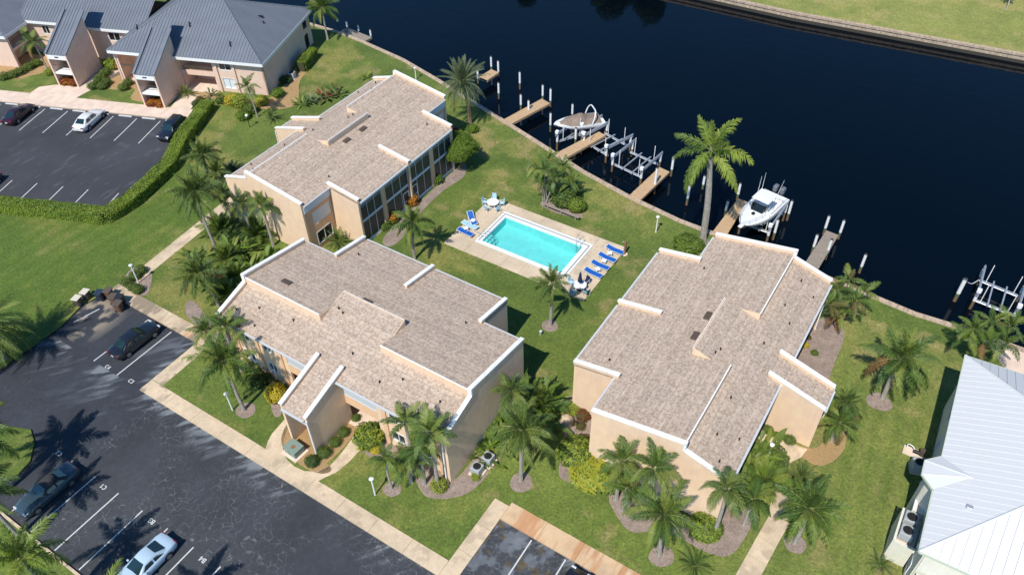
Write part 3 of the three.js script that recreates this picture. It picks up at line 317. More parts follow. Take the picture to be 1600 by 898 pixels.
// ---------- grey metal-roofed building; local axes a (x) along the front, b (z) towards its parking lot ----------
{ const o = thing('apartment_building', 'pink stucco apartment building with grey standing seam metal roof', 'building', -48.4, -14.4, th20);
  // a roof face: quad (e0, e1 eave; r1, r0 ridge) with standing seams running up the slope
  const face = (e0, e1, r1, r0, name = 'roof_face') => { const E0 = V3(...e0), E1 = V3(...e1), R0 = V3(...r0), R1 = V3(...r1); const f = part(name, tri([[e0, e1, r1, r0]], [[[e0[0], e0[2]], [e1[0], e1[2]], [r1[0], r1[2]], [r0[0], r0[2]]]]), M.metalGrey, o);
    const n3 = E1.clone().sub(E0).cross(R0.clone().sub(E0)).normalize(); if (n3.y < 0) n3.negate(); const ed = E1.clone().sub(E0), L = ed.length(); ed.normalize(); const up = n3.clone().cross(ed).normalize(); if (up.y < 0) up.negate(); const q = [E0, E1, R1, R0].map(p => { const d = p.clone().sub(E0); return [d.dot(ed), d.dot(up)]; }); const list = [];
    for (let s = .23; s < Math.max(q[1][0], q[2][0]); s += .46) { let top = 0, bot = 1e9; const ys = []; for (let i = 0; i < 4; i++) { const [x0, y0] = q[i], [x1, y1] = q[(i + 1) % 4]; if ((x0 - s) * (x1 - s) < 0) ys.push(y0 + (y1 - y0) * (s - x0) / (x1 - x0)); } if (ys.length < 2) continue; bot = Math.min(...ys); top = Math.max(...ys); if (top - bot < .3) continue; const A = E0.clone().addScaledVector(ed, s).addScaledVector(up, bot), B = E0.clone().addScaledVector(ed, s).addScaledVector(up, top); list.push([A, B]); }
    const g = []; for (const [A, B] of list) { const w = ed.clone().multiplyScalar(.022), h = n3.clone().multiplyScalar(.05), P = (p, i, j) => p.clone().addScaledVector(w, i).addScaledVector(h, j).toArray(); g.push(tri([[P(A, -1, 0), P(A, -1, 1), P(B, -1, 1), P(B, -1, 0)], [P(A, 1, 0), P(B, 1, 0), P(B, 1, 1), P(A, 1, 1)], [P(A, -1, 1), P(A, 1, 1), P(B, 1, 1), P(B, -1, 1)], [P(A, -1, 0), P(A, 1, 0), P(A, 1, 1), P(A, -1, 1)]])); }
    if (g.length) { const s = part('standing_seam', g, M.metalGrey, f); s.userData.kind = 'stuff'; } return f; };
  const pitch = .52, EH = 5.05; const fasciaZ = (a0, a1, b, y = EH) => part('fascia', span(a0, a1, y - .42, y - .02, b - .05, b + .03), M.white, o), fasciaX = (a, b0, b1, y = EH) => part('fascia', span(a - .03, a + .05, y - .42, y - .02, b0, b1), M.white, o);
  // section with the hip end
  const A0 = -22.2, A1 = .5, B1 = .2, B0 = -17, D = 8.6, RY = EH + D * pitch, bm = -8.4;
  face([A0, EH, B1], [A1, EH, B1], [A1 - D, RY, bm], [A0 + D, RY, bm]); face([A1, EH, B1], [A1, EH, B0], [A1 - D, RY, bm], [A1 - D, RY, bm]); face([A1, EH, B0], [A0, EH, B0], [A0 + D, RY, bm], [A1 - D, RY, bm]); face([A0, EH, B0], [A0, EH, B1], [A0 + D, RY, bm], [A0 + D, RY, bm]);
  fasciaZ(A0, A1, B1); fasciaX(A1, B0, B1); fasciaX(A0, B0, B1); fasciaZ(A0, A1, B0);
  part('soffit', [span(A0 + .05, A1 - .05, EH - .44, EH - .4, B0 + .05, B1 - .06)], M.white, o);
  part('ridge_cap', [bar(V3(A1, EH + .03, B1), V3(A1 - D, RY + .03, bm), .09), bar(V3(A1, EH + .03, B0), V3(A1 - D, RY + .03, bm), .09), bar(V3(A0, EH + .03, B1), V3(A0 + D, RY + .03, bm), .09), bar(V3(A0 + D, RY + .03, bm), V3(A1 - D, RY + .03, bm), .09)], M.metalGrey, o);
  // walls with real openings
  const win = (x0, x1, y0, y1, b, m = M.glass) => { const w = part('window', span(x0 + .04, x1 - .04, y0 + .04, y1 - .04, b - .14, b - .11), m, o); part('window_frame', [span(x0, x0 + .07, y0, y1, b - .18, b + .02), span(x1 - .07, x1, y0, y1, b - .18, b + .02), span(x0 + .07, x1 - .07, y0, y0 + .07, b - .18, b + .02), span(x0 + .07, x1 - .07, y1 - .07, y1, b - .18, b + .02), span((x0 + x1) / 2 - .03, (x0 + x1) / 2 + .03, y0 + .07, y1 - .07, b - .16, b + .01)], M.white, w); };
  const FB = -.55; let h = [rect(-6.4, -4.6, .5, 2.1), rect(-6.4, -4.6, 3.2, 4.3)];
  part('front_wall', wallZ(rect(-7.4, 0, -.3, EH - .4), FB - .22, FB, h), M.pink, o); win(-6.4, -4.6, .5, 2.1, FB, M.shutter); win(-6.4, -4.6, 3.2, 4.3, FB);
  for (const a of [-7.0, -4.4]) part('pilaster', span(a, a + .3, -.3, EH - .4, FB, FB + .2), M.pink, o);
  part('side_wall', wallX([[FB, -.3], [FB, EH - .4], [-16.4, EH - .4], [-16.4, -.3]], -.22, 0, [[[-15.2, .1], [-15.2, 2.2], [-13.8, 2.2], [-13.8, .1]], [[-15.4, 3], [-15.4, 4.4], [-14, 4.4], [-14, 3]]]), M.pink, o); part('window', span(-.14, -.1, .1, 2.2, -15.2, -13.8), M.glass, o); part('window', span(-.14, -.1, 3, 4.4, -15.4, -14), M.glass, o);
  // stair porch: recessed back wall, balcony with railing
  part('porch_back_wall', span(-12.1, -7.4, -.3, EH - .4, -3.4, -3.2), M.pink, o); part('porch_side_wall', span(-7.6, -7.4, -.3, EH - .4, -3.2, FB - .22), M.pink, o); part('porch_side_wall', span(-12.4, -12.2, -.3, EH - .4, -3.2, FB), M.pink, o); part('porch_floor', span(-12.2, -7.6, 2.3, 2.55, -3.2, FB), M.walkPink, o); part('porch_slab', span(-12.4, -7.4, -.1, .05, -3.2, FB + .8), M.walkPink, o); part('porch_slab', span(-21.9, -15.5, -.1, .05, -3.4, FB), M.walkPink, o); part('balcony_wall', span(-12.2, -7.4, 2.1, 2.75, FB - .15, FB + .01), M.pink, o); part('balcony_rail', [span(-12, -7.6, 3.28, 3.34, FB - .1, FB - .05)], M.brown, o); for (let k = 0; k < 22; k++) part('baluster', span(-12 + k * .2, -11.97 + k * .2, 2.75, 3.28, FB - .09, FB - .06), M.brown, o);
  // walled stair entries with their own lean-to roof
  const entry = (a0, a1, b0, b1, plate) => { const y = b => 4.72 + (b1 - b) * pitch; for (const a of [a0, a1 - .22]) { part('entry_wall', wallX([[b0, -.3], [b1, -.3], [b1, y(b1) + .05], [b0, y(b0) + .05]], a, a + .22), M.pink, o); }
    face([a0 + .22, y(b1) - .05, b1 + .02], [a1 - .22, y(b1) - .05, b1 + .02], [a1 - .22, y(b0 - 2.4) - .05, b0 - 2.4], [a0 + .22, y(b0 - 2.4) - .05, b0 - 2.4]);
    for (const a of [a0 + .11, a1 - .11]) part('parapet_cap', beam(V3(a, y(b0 - .8) + .1, b0 - .8), V3(a, y(b1) + .08, b1 + .04), .34, .16), M.metalGrey, o);
    part('entry_beam', span(a0 + .22, a1 - .22, 4.0, 4.64, b1 - .12, b1 - .01), M.white, o); part('number_plate', span((a0 + a1) / 2 - .3, (a0 + a1) / 2 + .3, 4.26, 4.44, b1 - .01, b1 + .008), M.dark, o); part('landing', span(a0 + .22, a1 - .22, 1.75, 1.98, b1 - 1.7, b1 - .1), M.white, o); part('back_panel', span(a0 + .22, a1 - .22, -.3, 4.5, b0 - .1, b0 + .1), M.pink, o); const n = 9; for (let k = 0; k < n; k++) part('stair_step', span(a0 + .3, a1 - .3, .1 + 1.8 * k / n, .22 + 1.8 * k / n, b1 - 1.8 - .26 * (n - k), b1 - 1.8 - .26 * (n - k - 1)), M.walkPink, o); part('porch_beam', span(a0 + .22, a1 - .22, 2.95, 3.02, b1 - .4, b1 - .34), M.brown, o); };
  entry(-15.45, -12.35, -.6, 5.05); entry(-30.5, -27.3, -3.6, 2.08);
  // set-back middle section
  h = [rect(-25.3, -23.4, .5, 2), rect(-26.3, -24.4, 3.1, 4.4)];
  face([-29.2, 5.2, -5.4], [-20, 5.2, -5.4], [-20, 8.3, -11.4], [-29.2, 8.3, -11.4]); face([-20, 5.2, -17.4], [-29.2, 5.2, -17.4], [-29.2, 8.3, -11.4], [-20, 8.3, -11.4]); fasciaZ(-29.2, -20.6, -5.4, 5.2); part('front_wall', wallZ(rect(-29.2, -20, -.3, 4.9), -6.2, -6, h), M.pink, o); win(-25.3, -23.4, .5, 2, -6); win(-26.3, -24.4, 3.1, 4.4, -6); for (const a of [-23.1, -22]) part('pilaster', span(a, a + .3, -.3, 4.8, -6, -5.8), M.pink, o);
  part('porch_side_wall', span(-22.1, -21.9, -.3, EH - .4, -6, FB), M.pink, o); part('front_wall', wallZ(rect(-21.9, -15.4, -.3, EH - .4), -3.6, -3.4), M.pink, o); for (const a of [-21.8, -18.6]) part('porch_post', span(a, a + .25, -.3, EH - .42, FB - .25, FB), M.pink, o); part('porch_beam', span(-21.8, -15.5, 2.5, 2.7, FB - .2, FB - .05), M.brown, o);
  // left section, a little higher, with a projecting wing
  face([-40.4, 5.2, -5.9], [-29.2, 5.2, -5.9], [-29.2, 9.2, -13.6], [-40.4, 9.2, -13.6]); face([-29.2, 5.2, -21], [-40.4, 5.2, -21], [-40.4, 9.2, -13.6], [-29.2, 9.2, -13.6]); part('gable_wall', wallX([[-6, 4], [-6, 5.3], [-13.6, 9.3], [-21, 5.4], [-21, 4]], -29.2, -29.0), M.metalGrey, o); fasciaZ(-39.6, -33.6, -5.9, 5.2); part('front_wall', wallZ(rect(-40, -29.2, -.3, 4.9), -6.7, -6.5, [rect(-37.4, -36.2, 3, 4.3), rect(-37.4, -36.2, .6, 2)]), M.pink, o); win(-37.4, -36.2, 3, 4.3, -6.5); win(-37.4, -36.2, .6, 2, -6.5);
  face([-47, 5.05, -1], [-39, 5.05, -1], [-43, 7.2, -4.8], [-43, 7.2, -4.8]); face([-39, 5.05, -1], [-39, 5.05, -12], [-43, 7.2, -12], [-43, 7.2, -4.8]); face([-47, 5.05, -12], [-47, 5.05, -1], [-43, 7.2, -4.8], [-43, 7.2, -12]); fasciaX(-39, -6, -1); fasciaZ(-47, -39, -1); part('wing_wall', [span(-46.6, -39.5, -.3, 4.65, -1.75, -1.55)], M.pink, o); part('wing_post', span(-39.7, -39.4, -.3, 4.65, -1.9, -1.5), M.pink, o); part('balcony_floor', span(-41.5, -39.4, 2.3, 2.7, -6.5, -1.9), M.pink, o); part('wing_inner_wall', span(-41.7, -41.5, -.3, 4.65, -6.5, -1.75), M.pink, o);
  part('block_wall', [span(-29, -.3, -.3, 4.6, -16.4, -16.2), span(-47, -29, -.3, 4.6, -20, -19.8)], M.pink, o);
  const vent = (a, b, y) => part('vent_pipe', new THREE.CylinderGeometry(.09, .09, .45, 8).translate(a, y + .15, b), M.dark, o); const fy = b => EH + (B1 - b) * pitch;
  for (const [a, b] of [[-4.8, -2.2], [-11.5, -4.4], [-19, -3.4]]) { vent(a, b, fy(b)); vent(a + .15, b + .35, fy(b + .35)); } vent(-32, -9, 6.8); vent(-2.6, -8, EH + 3 * pitch); part('vent_box', box(.7, .18, .3, -3.4, EH + 3.9 * pitch + .08, -9), M.dark, o);
}
// ---------- white metal-roofed house; its west eave faces the lawn ----------
{ const o = thing('house', 'cream house with white ribbed metal hip roof beside the lawn strip', 'house', 0, 0);
  const EH = 6, e0 = [39.23, EH, -7.08], e1 = [39.62, EH, 4.13], s0 = [38.67, EH, 5.1], s1 = [38.73, EH, 6.42], s2 = [39.65, EH, 7.33], e2 = [39.85, EH, 12.68], NE = [60, EH, -8.2], SE = [60, EH, 12.4]; const RZ = 2.6, RY = EH + 4.1; const r0 = [48.9, RY, 2.6], r1 = [51, RY, 2.5];
  const dn = p => [p[0], p[1] - .05, p[2]]; const wpanel = (E0, E1, tA, tB, n, parent, cut) => { // panels between eave E0-E1 and the top edge tA-tB
    const a = V3(...E0), b = V3(...E1), c = V3(...tA), d = V3(...tB); for (let i = 0; i < n; i++) { const s0_ = i / n + .012, s1_ = (i + 1) / n - .012; const p = a.clone().lerp(b, s0_), q = a.clone().lerp(b, s1_), t = c.clone().lerp(d, s1_), u = c.clone().lerp(d, s0_); const n3 = q.clone().sub(p).cross(u.clone().sub(p)); if (n3.lengthSq() < 1e-9) n3.copy(q.clone().sub(p).cross(t.clone().sub(p))); n3.normalize(); if (n3.y < 0) n3.negate(); const up = v => v.clone().addScaledVector(n3, .03).toArray(), A = v => v.toArray();
      const m1 = p.clone().lerp(q, .1), m2 = u.clone().lerp(t, .1); part('roof_panel', tri([[A(p), up(p), up(u), A(u)], [up(p), up(m1), up(m2), up(u)], [up(m1), A(m1), A(m2), up(m2)], [A(m1), A(q), A(t), A(m2)], [A(p), A(m1), up(m1), up(p)]]), M.metalWhite, parent); } };
  // the west face is built from strips that run up the slope and are cut by the two hips
  const westFace = part('roof_face', tri([[e0, e2, r0].map(dn)], [[[0, 0], [20, 0], [10, 10]]]), M.metalWhite, o);
  { const n = 34; const E = t => V3(lerp(e0[0], e2[0], t), EH, lerp(e0[2], e2[2], t)); const hip = t => t < .49 ? V3(...e0).lerp(V3(...r0), t / .49) : V3(...e2).lerp(V3(...r0), (1 - t) / .51); for (let i = 0; i < n; i++) { const t0 = i / n, t1 = (i + 1) / n; wpanel(E(t0).toArray(), E(t1).toArray(), hip(t0).toArray(), hip(t1).toArray(), 1, westFace); } }
  const north = part('roof_face', tri([[e0, NE, r1, r0].map(dn)]), M.metalWhite, o); { const n = 34, a = V3(...e0), b = V3(...NE); for (let i = 0; i < n; i++) { const T = t => { const x = lerp(e0[0], NE[0], t); return x < r0[0] ? V3(...e0).lerp(V3(...r0), (x - e0[0]) / (r0[0] - e0[0])) : x > r1[0] ? V3(...NE).lerp(V3(...r1), (NE[0] - x) / (NE[0] - r1[0])) : V3(x, RY, 2.55); }; const p = a.clone().lerp(b, i / n), q = a.clone().lerp(b, (i + 1) / n); wpanel(p.toArray(), q.toArray(), T(i / n).toArray(), T((i + 1) / n).toArray(), 1, north); } }
  const south = part('roof_face', tri([[e2, SE, r1, r0].map(dn)]), M.metalWhite, o); { const n = 34, a = V3(...e2), b = V3(...SE); for (let i = 0; i < n; i++) { const T = t => { const x = lerp(e2[0], SE[0], t); return x < r0[0] ? V3(...e2).lerp(V3(...r0), (x - e2[0]) / (r0[0] - e2[0])) : x > r1[0] ? V3(...SE).lerp(V3(...r1), (SE[0] - x) / (SE[0] - r1[0])) : V3(x, RY, 2.55); }; const p = a.clone().lerp(b, i / n), q = a.clone().lerp(b, (i + 1) / n); wpanel(p.toArray(), q.toArray(), T(i / n).toArray(), T((i + 1) / n).toArray(), 1, south); } }
  part('roof_face', tri([[NE, SE, r1]]), M.metalWhite, o);
  part('ridge_cap', [bar(V3(...e0), V3(...r0), .1), bar(V3(...e2), V3(...r0), .1), bar(V3(...r0), V3(...r1), .1)], M.metalWhite, o);
  // small bay with its own little hip
  const bt = [41.6, EH + .93, 5.7]; part('bay_roof', tri([[e1, s0, bt], [s0, s1, bt], [s1, s2, bt]]), M.metalWhite, o); part('ridge_cap', [bar(V3(...s0), V3(...bt), .05), bar(V3(...s1), V3(...bt), .05)], M.metalWhite, o);
  const strip = (p, q) => part('gutter', beam(V3(p[0], EH - .09, p[2]), V3(q[0], EH - .09, q[2]), .14, .16), mat([.5, .55, .42], .6), o); for (const [p, q] of [[e0, e1], [e1, s0], [s0, s1], [s1, s2], [s2, e2], [e2, SE], [e0, NE]]) strip(p, q);
  const X = .55; const wl = [[39.78, -6.5], [40.15, 4.4], [39.2, 5.35], [39.3, 6.3], [40.2, 7.2], [40.4, 12.1]]; for (let i = 1; i < wl.length; i++) { const p = V3(wl[i - 1][0], 2.8, wl[i - 1][1]), q = V3(wl[i][0], 2.8, wl[i][1]); part('west_wall', beam(p, q, .2, 6), M.cream, o); }
  part('north_wall', span(39.9, 59.5, -.2, 5.8, -6.6, -6.4), M.cream, o); part('south_wall', span(40.4, 59.5, -.2, 5.8, 12, 12.2), M.cream, o); part('east_wall', span(59.3, 59.5, -.2, 5.8, -6.4, 12), M.cream, o); part('eave_soffit', prism([[39.3, -7], [39.68, 4.15], [38.75, 5.1], [38.8, 6.4], [39.7, 7.3], [39.9, 12.6], [59.9, 12.3], [59.9, -8.1]], EH - .2, EH - .16), M.white, o);
  for (const [z, w, y0, y1] of [[-3.2, 2.6, 3.2, 4.6], [-.8, .9, 1.2, 2.2], [9.4, 1.5, 3.0, 4.2], [10.8, .8, .9, 2.2]]) { const x = (z < 4 ? 39.78 + (z + 6.5) * .034 : 40.2 + (z - 7.2) * .041) - .12; const w_ = part('window', span(x - .01, x + .02, y0, y1, z - w / 2, z + w / 2), M.glass, o); part('window_frame', [span(x - .05, x + .03, y0 - .08, y0, z - w / 2 - .08, z + w / 2 + .08), span(x - .05, x + .03, y1, y1 + .08, z - w / 2 - .08, z + w / 2 + .08), span(x - .05, x + .03, y0, y1, z - w / 2 - .08, z - w / 2), span(x - .05, x + .03, y0, y1, z + w / 2, z + w / 2 + .08), span(x - .05, x + .03, y0, y1, z - .03, z + .03)], M.white, w_); }
  part('roof_vent', rbox(.42, .22, .32, .04, 41.85, EH + .95, 8.3), M.galv, o);
  // lower roof and terrace wall at the south-west corner
  part('porch_roof', tri([[[40.5, 3.2, 12.4], [45, 3.2, 12.3], [45.4, 2.7, 15.5], [40.9, 2.7, 15.6]]]), M.metalWhite, o); part('porch_wall', span(41, 45.2, -.2, 2.65, 15.1, 15.3), M.cream, o);
  // ledge that carries the air conditioners
  const l = part('equipment_ledge', [span(38.75, 40.1, -.2, 2.2, 7.4, 10.2)], M.cream, o); part('ledge_parapet', [span(38.62, 38.78, -.2, 2.75, 7.3, 10.3), span(38.78, 40.2, 2.2, 2.6, 10.14, 10.3)], M.cream, o); part('lower_ledge', [span(39.35, 40.1, -.2, 2.9, 4.6, 7.3)], M.cream, o); part('ledge_trim', span(39.2, 39.36, 2.7, 3.0, 4.5, 7.3), M.white, o);
}
struct('neighbour_patio', prism([[41.2, -16.9], [52, -16.8], [60, -10], [52, -8.8], [45.5, -11.2]], -.1, .1), M.walkPink);


// ---------- plants ----------
class Quads { constructor() { this.p = []; this.uv = []; } face(...v) { for (let i = 2; i < v.length; i++) for (const j of [0, i - 1, i]) { this.p.push(v[j].x, v[j].y, v[j].z); this.uv.push(0, 0); } } build() { const g = new THREE.BufferGeometry(); g.setAttribute('position', new THREE.Float32BufferAttribute(this.p, 3)); g.setAttribute('uv', new THREE.Float32BufferAttribute(this.uv, 2)); g.computeVertexNormals(); return g; } }
// feather frond along +x, unit length, arching down by `droop`
function frond(droop, n, leafL, leafW, o = {}) {
  const q = new Quads(), rach = new Quads(); const rise = o.rise ?? .25, hang = o.hang ?? .5, plume = o.plume ?? 0; const pos = t => V3(t * (1 - .12 * droop * t), rise * t * .6 - droop * t * t * .62, o.twist ? o.twist * t * t : 0); const tan = t => pos(t + .01).sub(pos(t - .01)).normalize();
  const S = 9; for (let i = 0; i < S; i++) { const a = pos(i / S), b = pos((i + 1) / S), wa = .013 * (1 - .85 * i / S), wb = .013 * (1 - .85 * (i + 1) / S); rach.face(V3(a.x, a.y, a.z - wa), V3(b.x, b.y, b.z - wb), V3(b.x, b.y + wb, b.z), V3(a.x, a.y + wa, a.z)); rach.face(V3(a.x, a.y + wa, a.z), V3(b.x, b.y + wb, b.z), V3(b.x, b.y, b.z + wb), V3(a.x, a.y, a.z + wa)); }
  for (let i = 0; i < n; i++) for (const s of [-1, 1]) { const t = .14 + .86 * (i + rr(0, .6)) / n, P = pos(t), T = tan(t), l = leafL * (Math.sin(PI * Math.pow(clamp((t - .05) / 1.02), .75)) * .8 + .22) * rr(.85, 1.1), sweep = .35 + .75 * t + rr(-.12, .12); const side = V3(0, 0, s), up = T.clone().cross(V3(0, 0, 1)).normalize(); if (up.y < 0) up.negate(); const el = plume ? rr(-.7, .9) * plume : rr(.05, .3); const D = side.clone().multiplyScalar(Math.cos(sweep)).addScaledVector(T, Math.sin(sweep)).addScaledVector(up, el).normalize(); const h = hang * rr(.7, 1.3);
    const m = P.clone().addScaledVector(D, l * .55); m.y -= l * h * .12; const e = P.clone().addScaledVector(D, l * (1 - .18 * h)); e.y -= l * h * .62; const w = leafW * rr(.8, 1.15), W = T.clone().multiplyScalar(w * .5); q.face(P.clone().addScaledVector(W, -.6), P.clone().addScaledVector(W, .6), m.clone().add(W), m.clone().sub(W)); q.face(m.clone().sub(W), m.clone().add(W), e); }
  return { leaf: q.build(), rib: rach.build() }; }
const FR = { queen: [frond(.35, 70, .22, .024, { rise: .5, hang: .45, plume: .9 }), frond(.8, 70, .23, .024, { rise: .6, hang: .75, plume: .85, twist: .1 }), frond(1.2, 66, .22, .024, { rise: .6, hang: .9, plume: .75, twist: -.14 })],
  royal: [frond(.25, 70, .21, .023, { rise: .4, hang: .35, plume: .9 }), frond(.7, 70, .22, .023, { rise: .55, hang: .7, plume: .85, twist: .12 }), frond(1.1, 66, .215, .023, { rise: .5, hang: .9, plume: .7, twist: -.1 })],
  small: [frond(.35, 32, .29, .034, { rise: .45, hang: .35 }), frond(.8, 32, .30, .034, { rise: .65, hang: .6, twist: .12 }), frond(1.2, 31, .29, .034, { rise: .7, hang: .8, twist: -.14 })],
  date: [frond(.2, 46, .16, .014, { rise: .4, hang: .2 }), frond(.55, 46, .17, .014, { rise: .5, hang: .35 }), frond(.95, 44, .165, .014, { rise: .5, hang: .6, twist: .06 })] };
function trunkGeo(pts, r0, r1, swell = 0, n = 10, seg = 12) { const c = new THREE.CatmullRomCurve3(pts), P = [], U = [], I = [], L = c.getLength(); for (let i = 0; i <= seg; i++) { const t = i / seg, p = c.getPoint(t); const r = lerp(r0, r1, Math.pow(t, .7)) * (1 + swell * Math.sin(PI * t)) * (t < .06 ? 1.25 - 4 * t : 1); for (let k = 0; k <= n; k++) { const a = k / n * 2 * PI; P.push(p.x + Math.cos(a) * r, p.y, p.z + Math.sin(a) * r); U.push(k / n, t * L / 3); } } for (let i = 0; i < seg; i++) for (let k = 0; k < n; k++) { const a = i * (n + 1) + k, b = a + n + 1; I.push(a, b, a + 1, b, b + 1, a + 1); } const g = new THREE.BufferGeometry(); g.setAttribute('position', new THREE.Float32BufferAttribute(P, 3)); g.setAttribute('uv', new THREE.Float32BufferAttribute(U, 2)); g.setIndex(I); g.computeVertexNormals(); return g; }
const shaftGeo = new THREE.CylinderGeometry(.055, .1, .8, 8).translate(0, .3, 0);
function crown(o, kind, x, y, z, n, len, mats, opt = {}) { const set = FR[kind]; const ph = rr(0, 6.28); for (let i = 0; i < n; i++) { const t = (i + .5) / n, el = lerp(opt.top ?? 78, opt.low ?? -28, Math.pow(t, opt.pow ?? .85)); const v = el > 42 ? 0 : el > 8 ? 1 : 2; const dry = t > .86 && rnd() < (opt.dry ?? .25); const m = part('frond', set[v].leaf, dry ? (rnd() < .4 ? M.frDry : M.frOlive) : pick(mats), o); m.position.set(x, y, z); m.rotation.order = 'YZX'; m.rotation.set(rr(-.35, .35), ph + i * 2.39996 + rr(-.25, .25), R(el + rr(-7, 7))); m.scale.setScalar(len * rr(.86, 1.1) * (v === 0 ? .85 : 1)); part('midrib', set[v].rib, M.rachis, m); } }
function palm(kind, x, z, h, cx, cz, n, len, label, opt = {}) { const o = thing('palm_tree', label, 'palm tree', x, z, 0, opt.group); len *= 1.06; n = Math.round(n * 1.35); const dx = cx - x, dz = cz - z; const b = V3(dx * .35 + rr(-.1, .1), h * .5, dz * .35 + rr(-.1, .1)); const r = opt.r ?? .15; part('trunk', trunkGeo([V3(0, -.1, 0), b, V3(dx, h, dz)], r * 1.15, r * .8, opt.swell ?? 0), opt.brown ? M.trunkBrown : M.trunk, o);
  if (opt.shaft) { const s = part('crownshaft', shaftGeo, M.shaft, o); s.position.set(dx, h - .25, dz); s.scale.set(opt.shaft, opt.shaft, opt.shaft); } crown(o, kind, dx, h + (opt.shaft ?? .2) * .5, dz, n, len, opt.mats ?? M.fr, opt); return o; }
function clump(label, x, z, stems, kind, n, len, opt = {}) { const o = thing(opt.name ?? 'palm_clump', label, opt.cat ?? 'palm clump', x, z); for (const [cx, cz, h] of stems) { const dx = cx - x, dz = cz - z; part('trunk', trunkGeo([V3(rr(-.25, .25), -.1, rr(-.25, .25)), V3(dx * .45, h * .5, dz * .45), V3(dx, h, dz)], .07, .05, 0, 7, 8), opt.trunk ?? M.trunk, o); crown(o, kind, dx, h + .1, dz, n, len, opt.mats ?? M.fr, opt); } return o; }
// stemless feather plants
function bush(label, x, z, n, len, mats, opt = {}) { const o = thing(opt.name ?? 'pygmy_palm', label, 'palm', x, z); part('stem', new THREE.CylinderGeometry(.1, .14, opt.h ?? .5, 7).translate(0, (opt.h ?? .5) / 2 - .05, 0), M.trunkBrown, o); crown(o, opt.kind ?? 'date', 0, opt.h ?? .45, 0, n, len, mats, { top: 82, low: opt.low ?? -12, dry: .1, ...opt }); return o; }
// broad paddle leaves on tall stalks
function paddle(bend) { const q = new Quads(), st = new Quads(); const P = t => V3(t * (.35 + .5 * bend * t), t * (1 - .42 * bend * t), 0); for (let i = 0; i < 5; i++) { const a = P(i / 5 * .5), b = P((i + 1) / 5 * .5), w = .018; st.face(V3(a.x - w, a.y, a.z), V3(b.x - w, b.y, 0), V3(b.x + w, b.y, 0), V3(a.x + w, a.y, 0)); st.face(V3(a.x, a.y, -w), V3(b.x, b.y, -w), V3(b.x, b.y, w), V3(a.x, a.y, w)); }
  const n = 6; for (let i = 0; i < n; i++) { const t0 = i / n, t1 = (i + 1) / n, a = P(.46 + .54 * t0), b = P(.46 + .54 * t1), wa = .1 * Math.pow(Math.sin(PI * Math.min(.999, t0 * .97 + .03)), .6), wb = i === n - 1 ? .004 : .1 * Math.pow(Math.sin(PI * (t1 * .97 + .03)), .6); const u = .05; for (const s of [-1, 1]) { const tear = rr(-.02, .02); q.face(a, b, V3(b.x, b.y + u * wb * 4 - Math.abs(tear), s * wb), V3(a.x, a.y + u * wa * 4, s * wa)); } } return merge([q.build(), st.build()]); }
const PD = [paddle(.5), paddle(.9), paddle(1.35)];
function paddlePlant(label, x, z, h, n, mats, opt = {}) { const o = thing(opt.name ?? 'bird_of_paradise_plant', label, 'plant', x, z, 0, opt.group); for (let i = 0; i < n; i++) { const t = i / n, m = part('leaf', PD[t < .35 ? 0 : t < .7 ? 1 : 2], pick(mats), o); m.rotation.set(rr(-.25, .25), i * 2.4 + rr(-.4, .4), -rr(-.1, .35) * (1 + t)); m.position.set(rr(-.35, .35) * (opt.spread ?? 1), -.05, rr(-.35, .35) * (opt.spread ?? 1)); const k = h * rr(.7, 1.12); m.scale.set(k, k, k * Math.min(1, 2.1 / h)); } return o; }
// leafy balls: many small leaves on a lumpy shell over a twiggy core
function leafBall(n, size, lump, sd) { const q = new Quads(); for (let i = 0; i < n; i++) { const y = 1 - 1.75 * rnd(), a = rr(0, 2 * PI), s = Math.sqrt(Math.max(0, 1 - y * y)); const d = V3(Math.cos(a) * s, y, Math.sin(a) * s); const L = 1 - lump + 2 * lump * fbm(d.x * 2.2 + 7 + sd, d.z * 2.2 + d.y * 3.1 + 3, 3, sd); const r = L * (1 - .32 * Math.pow(rnd(), 2)); const p = d.clone().multiplyScalar(r); const nn = d.clone().add(V3(rr(-.8, .8), rr(-.5, .9), rr(-.8, .8))).normalize(); const t = V3(rr(-1, 1), rr(-1, 1), rr(-1, 1)).cross(nn).normalize(), b = nn.clone().cross(t), w = size * rr(.6, 1.3); const l = w * 1.5; q.face(p.clone().addScaledVector(t, -l), p.clone().addScaledVector(b, w * .55).addScaledVector(nn, w * .15), p.clone().addScaledVector(t, l), p.clone().addScaledVector(b, -w * .55).addScaledVector(nn, w * .15)); } return q.build(); }
const BALL = [leafBall(900, .085, .12, 3), leafBall(900, .085, .12, 5)], LOOSE = [leafBall(900, .11, .38, 7), leafBall(900, .11, .38, 11), leafBall(1100, .1, .45, 13)], BIGBALL = [leafBall(3200, .05, .3, 17), leafBall(3200, .05, .36, 19)];
const coreGeo = new THREE.IcosahedronGeometry(1, 2);
function shrub(name, label, x, z, r, h, m, loose = 0, opt = {}) { const o = thing(name, label, opt.cat ?? 'shrub', x, z, rr(0, 6.28), opt.group); const set = loose === 2 ? BIGBALL : loose ? LOOSE : BALL; const f = part('foliage', pick(set), m, o); f.scale.set(r, h * .56, r); f.position.y = h * .46; const c = part('branches', coreGeo, M.twig, o); const k = loose ? .5 : .78; c.scale.set(r * k, h * .5 * k, r * k); c.position.y = h * .42; if (opt.m2) { const g = part('foliage', pick(set), opt.m2, o); g.scale.set(r * 1.02, h * .57, r * 1.02); g.position.y = h * .46; g.rotation.y = 2; } return o; }
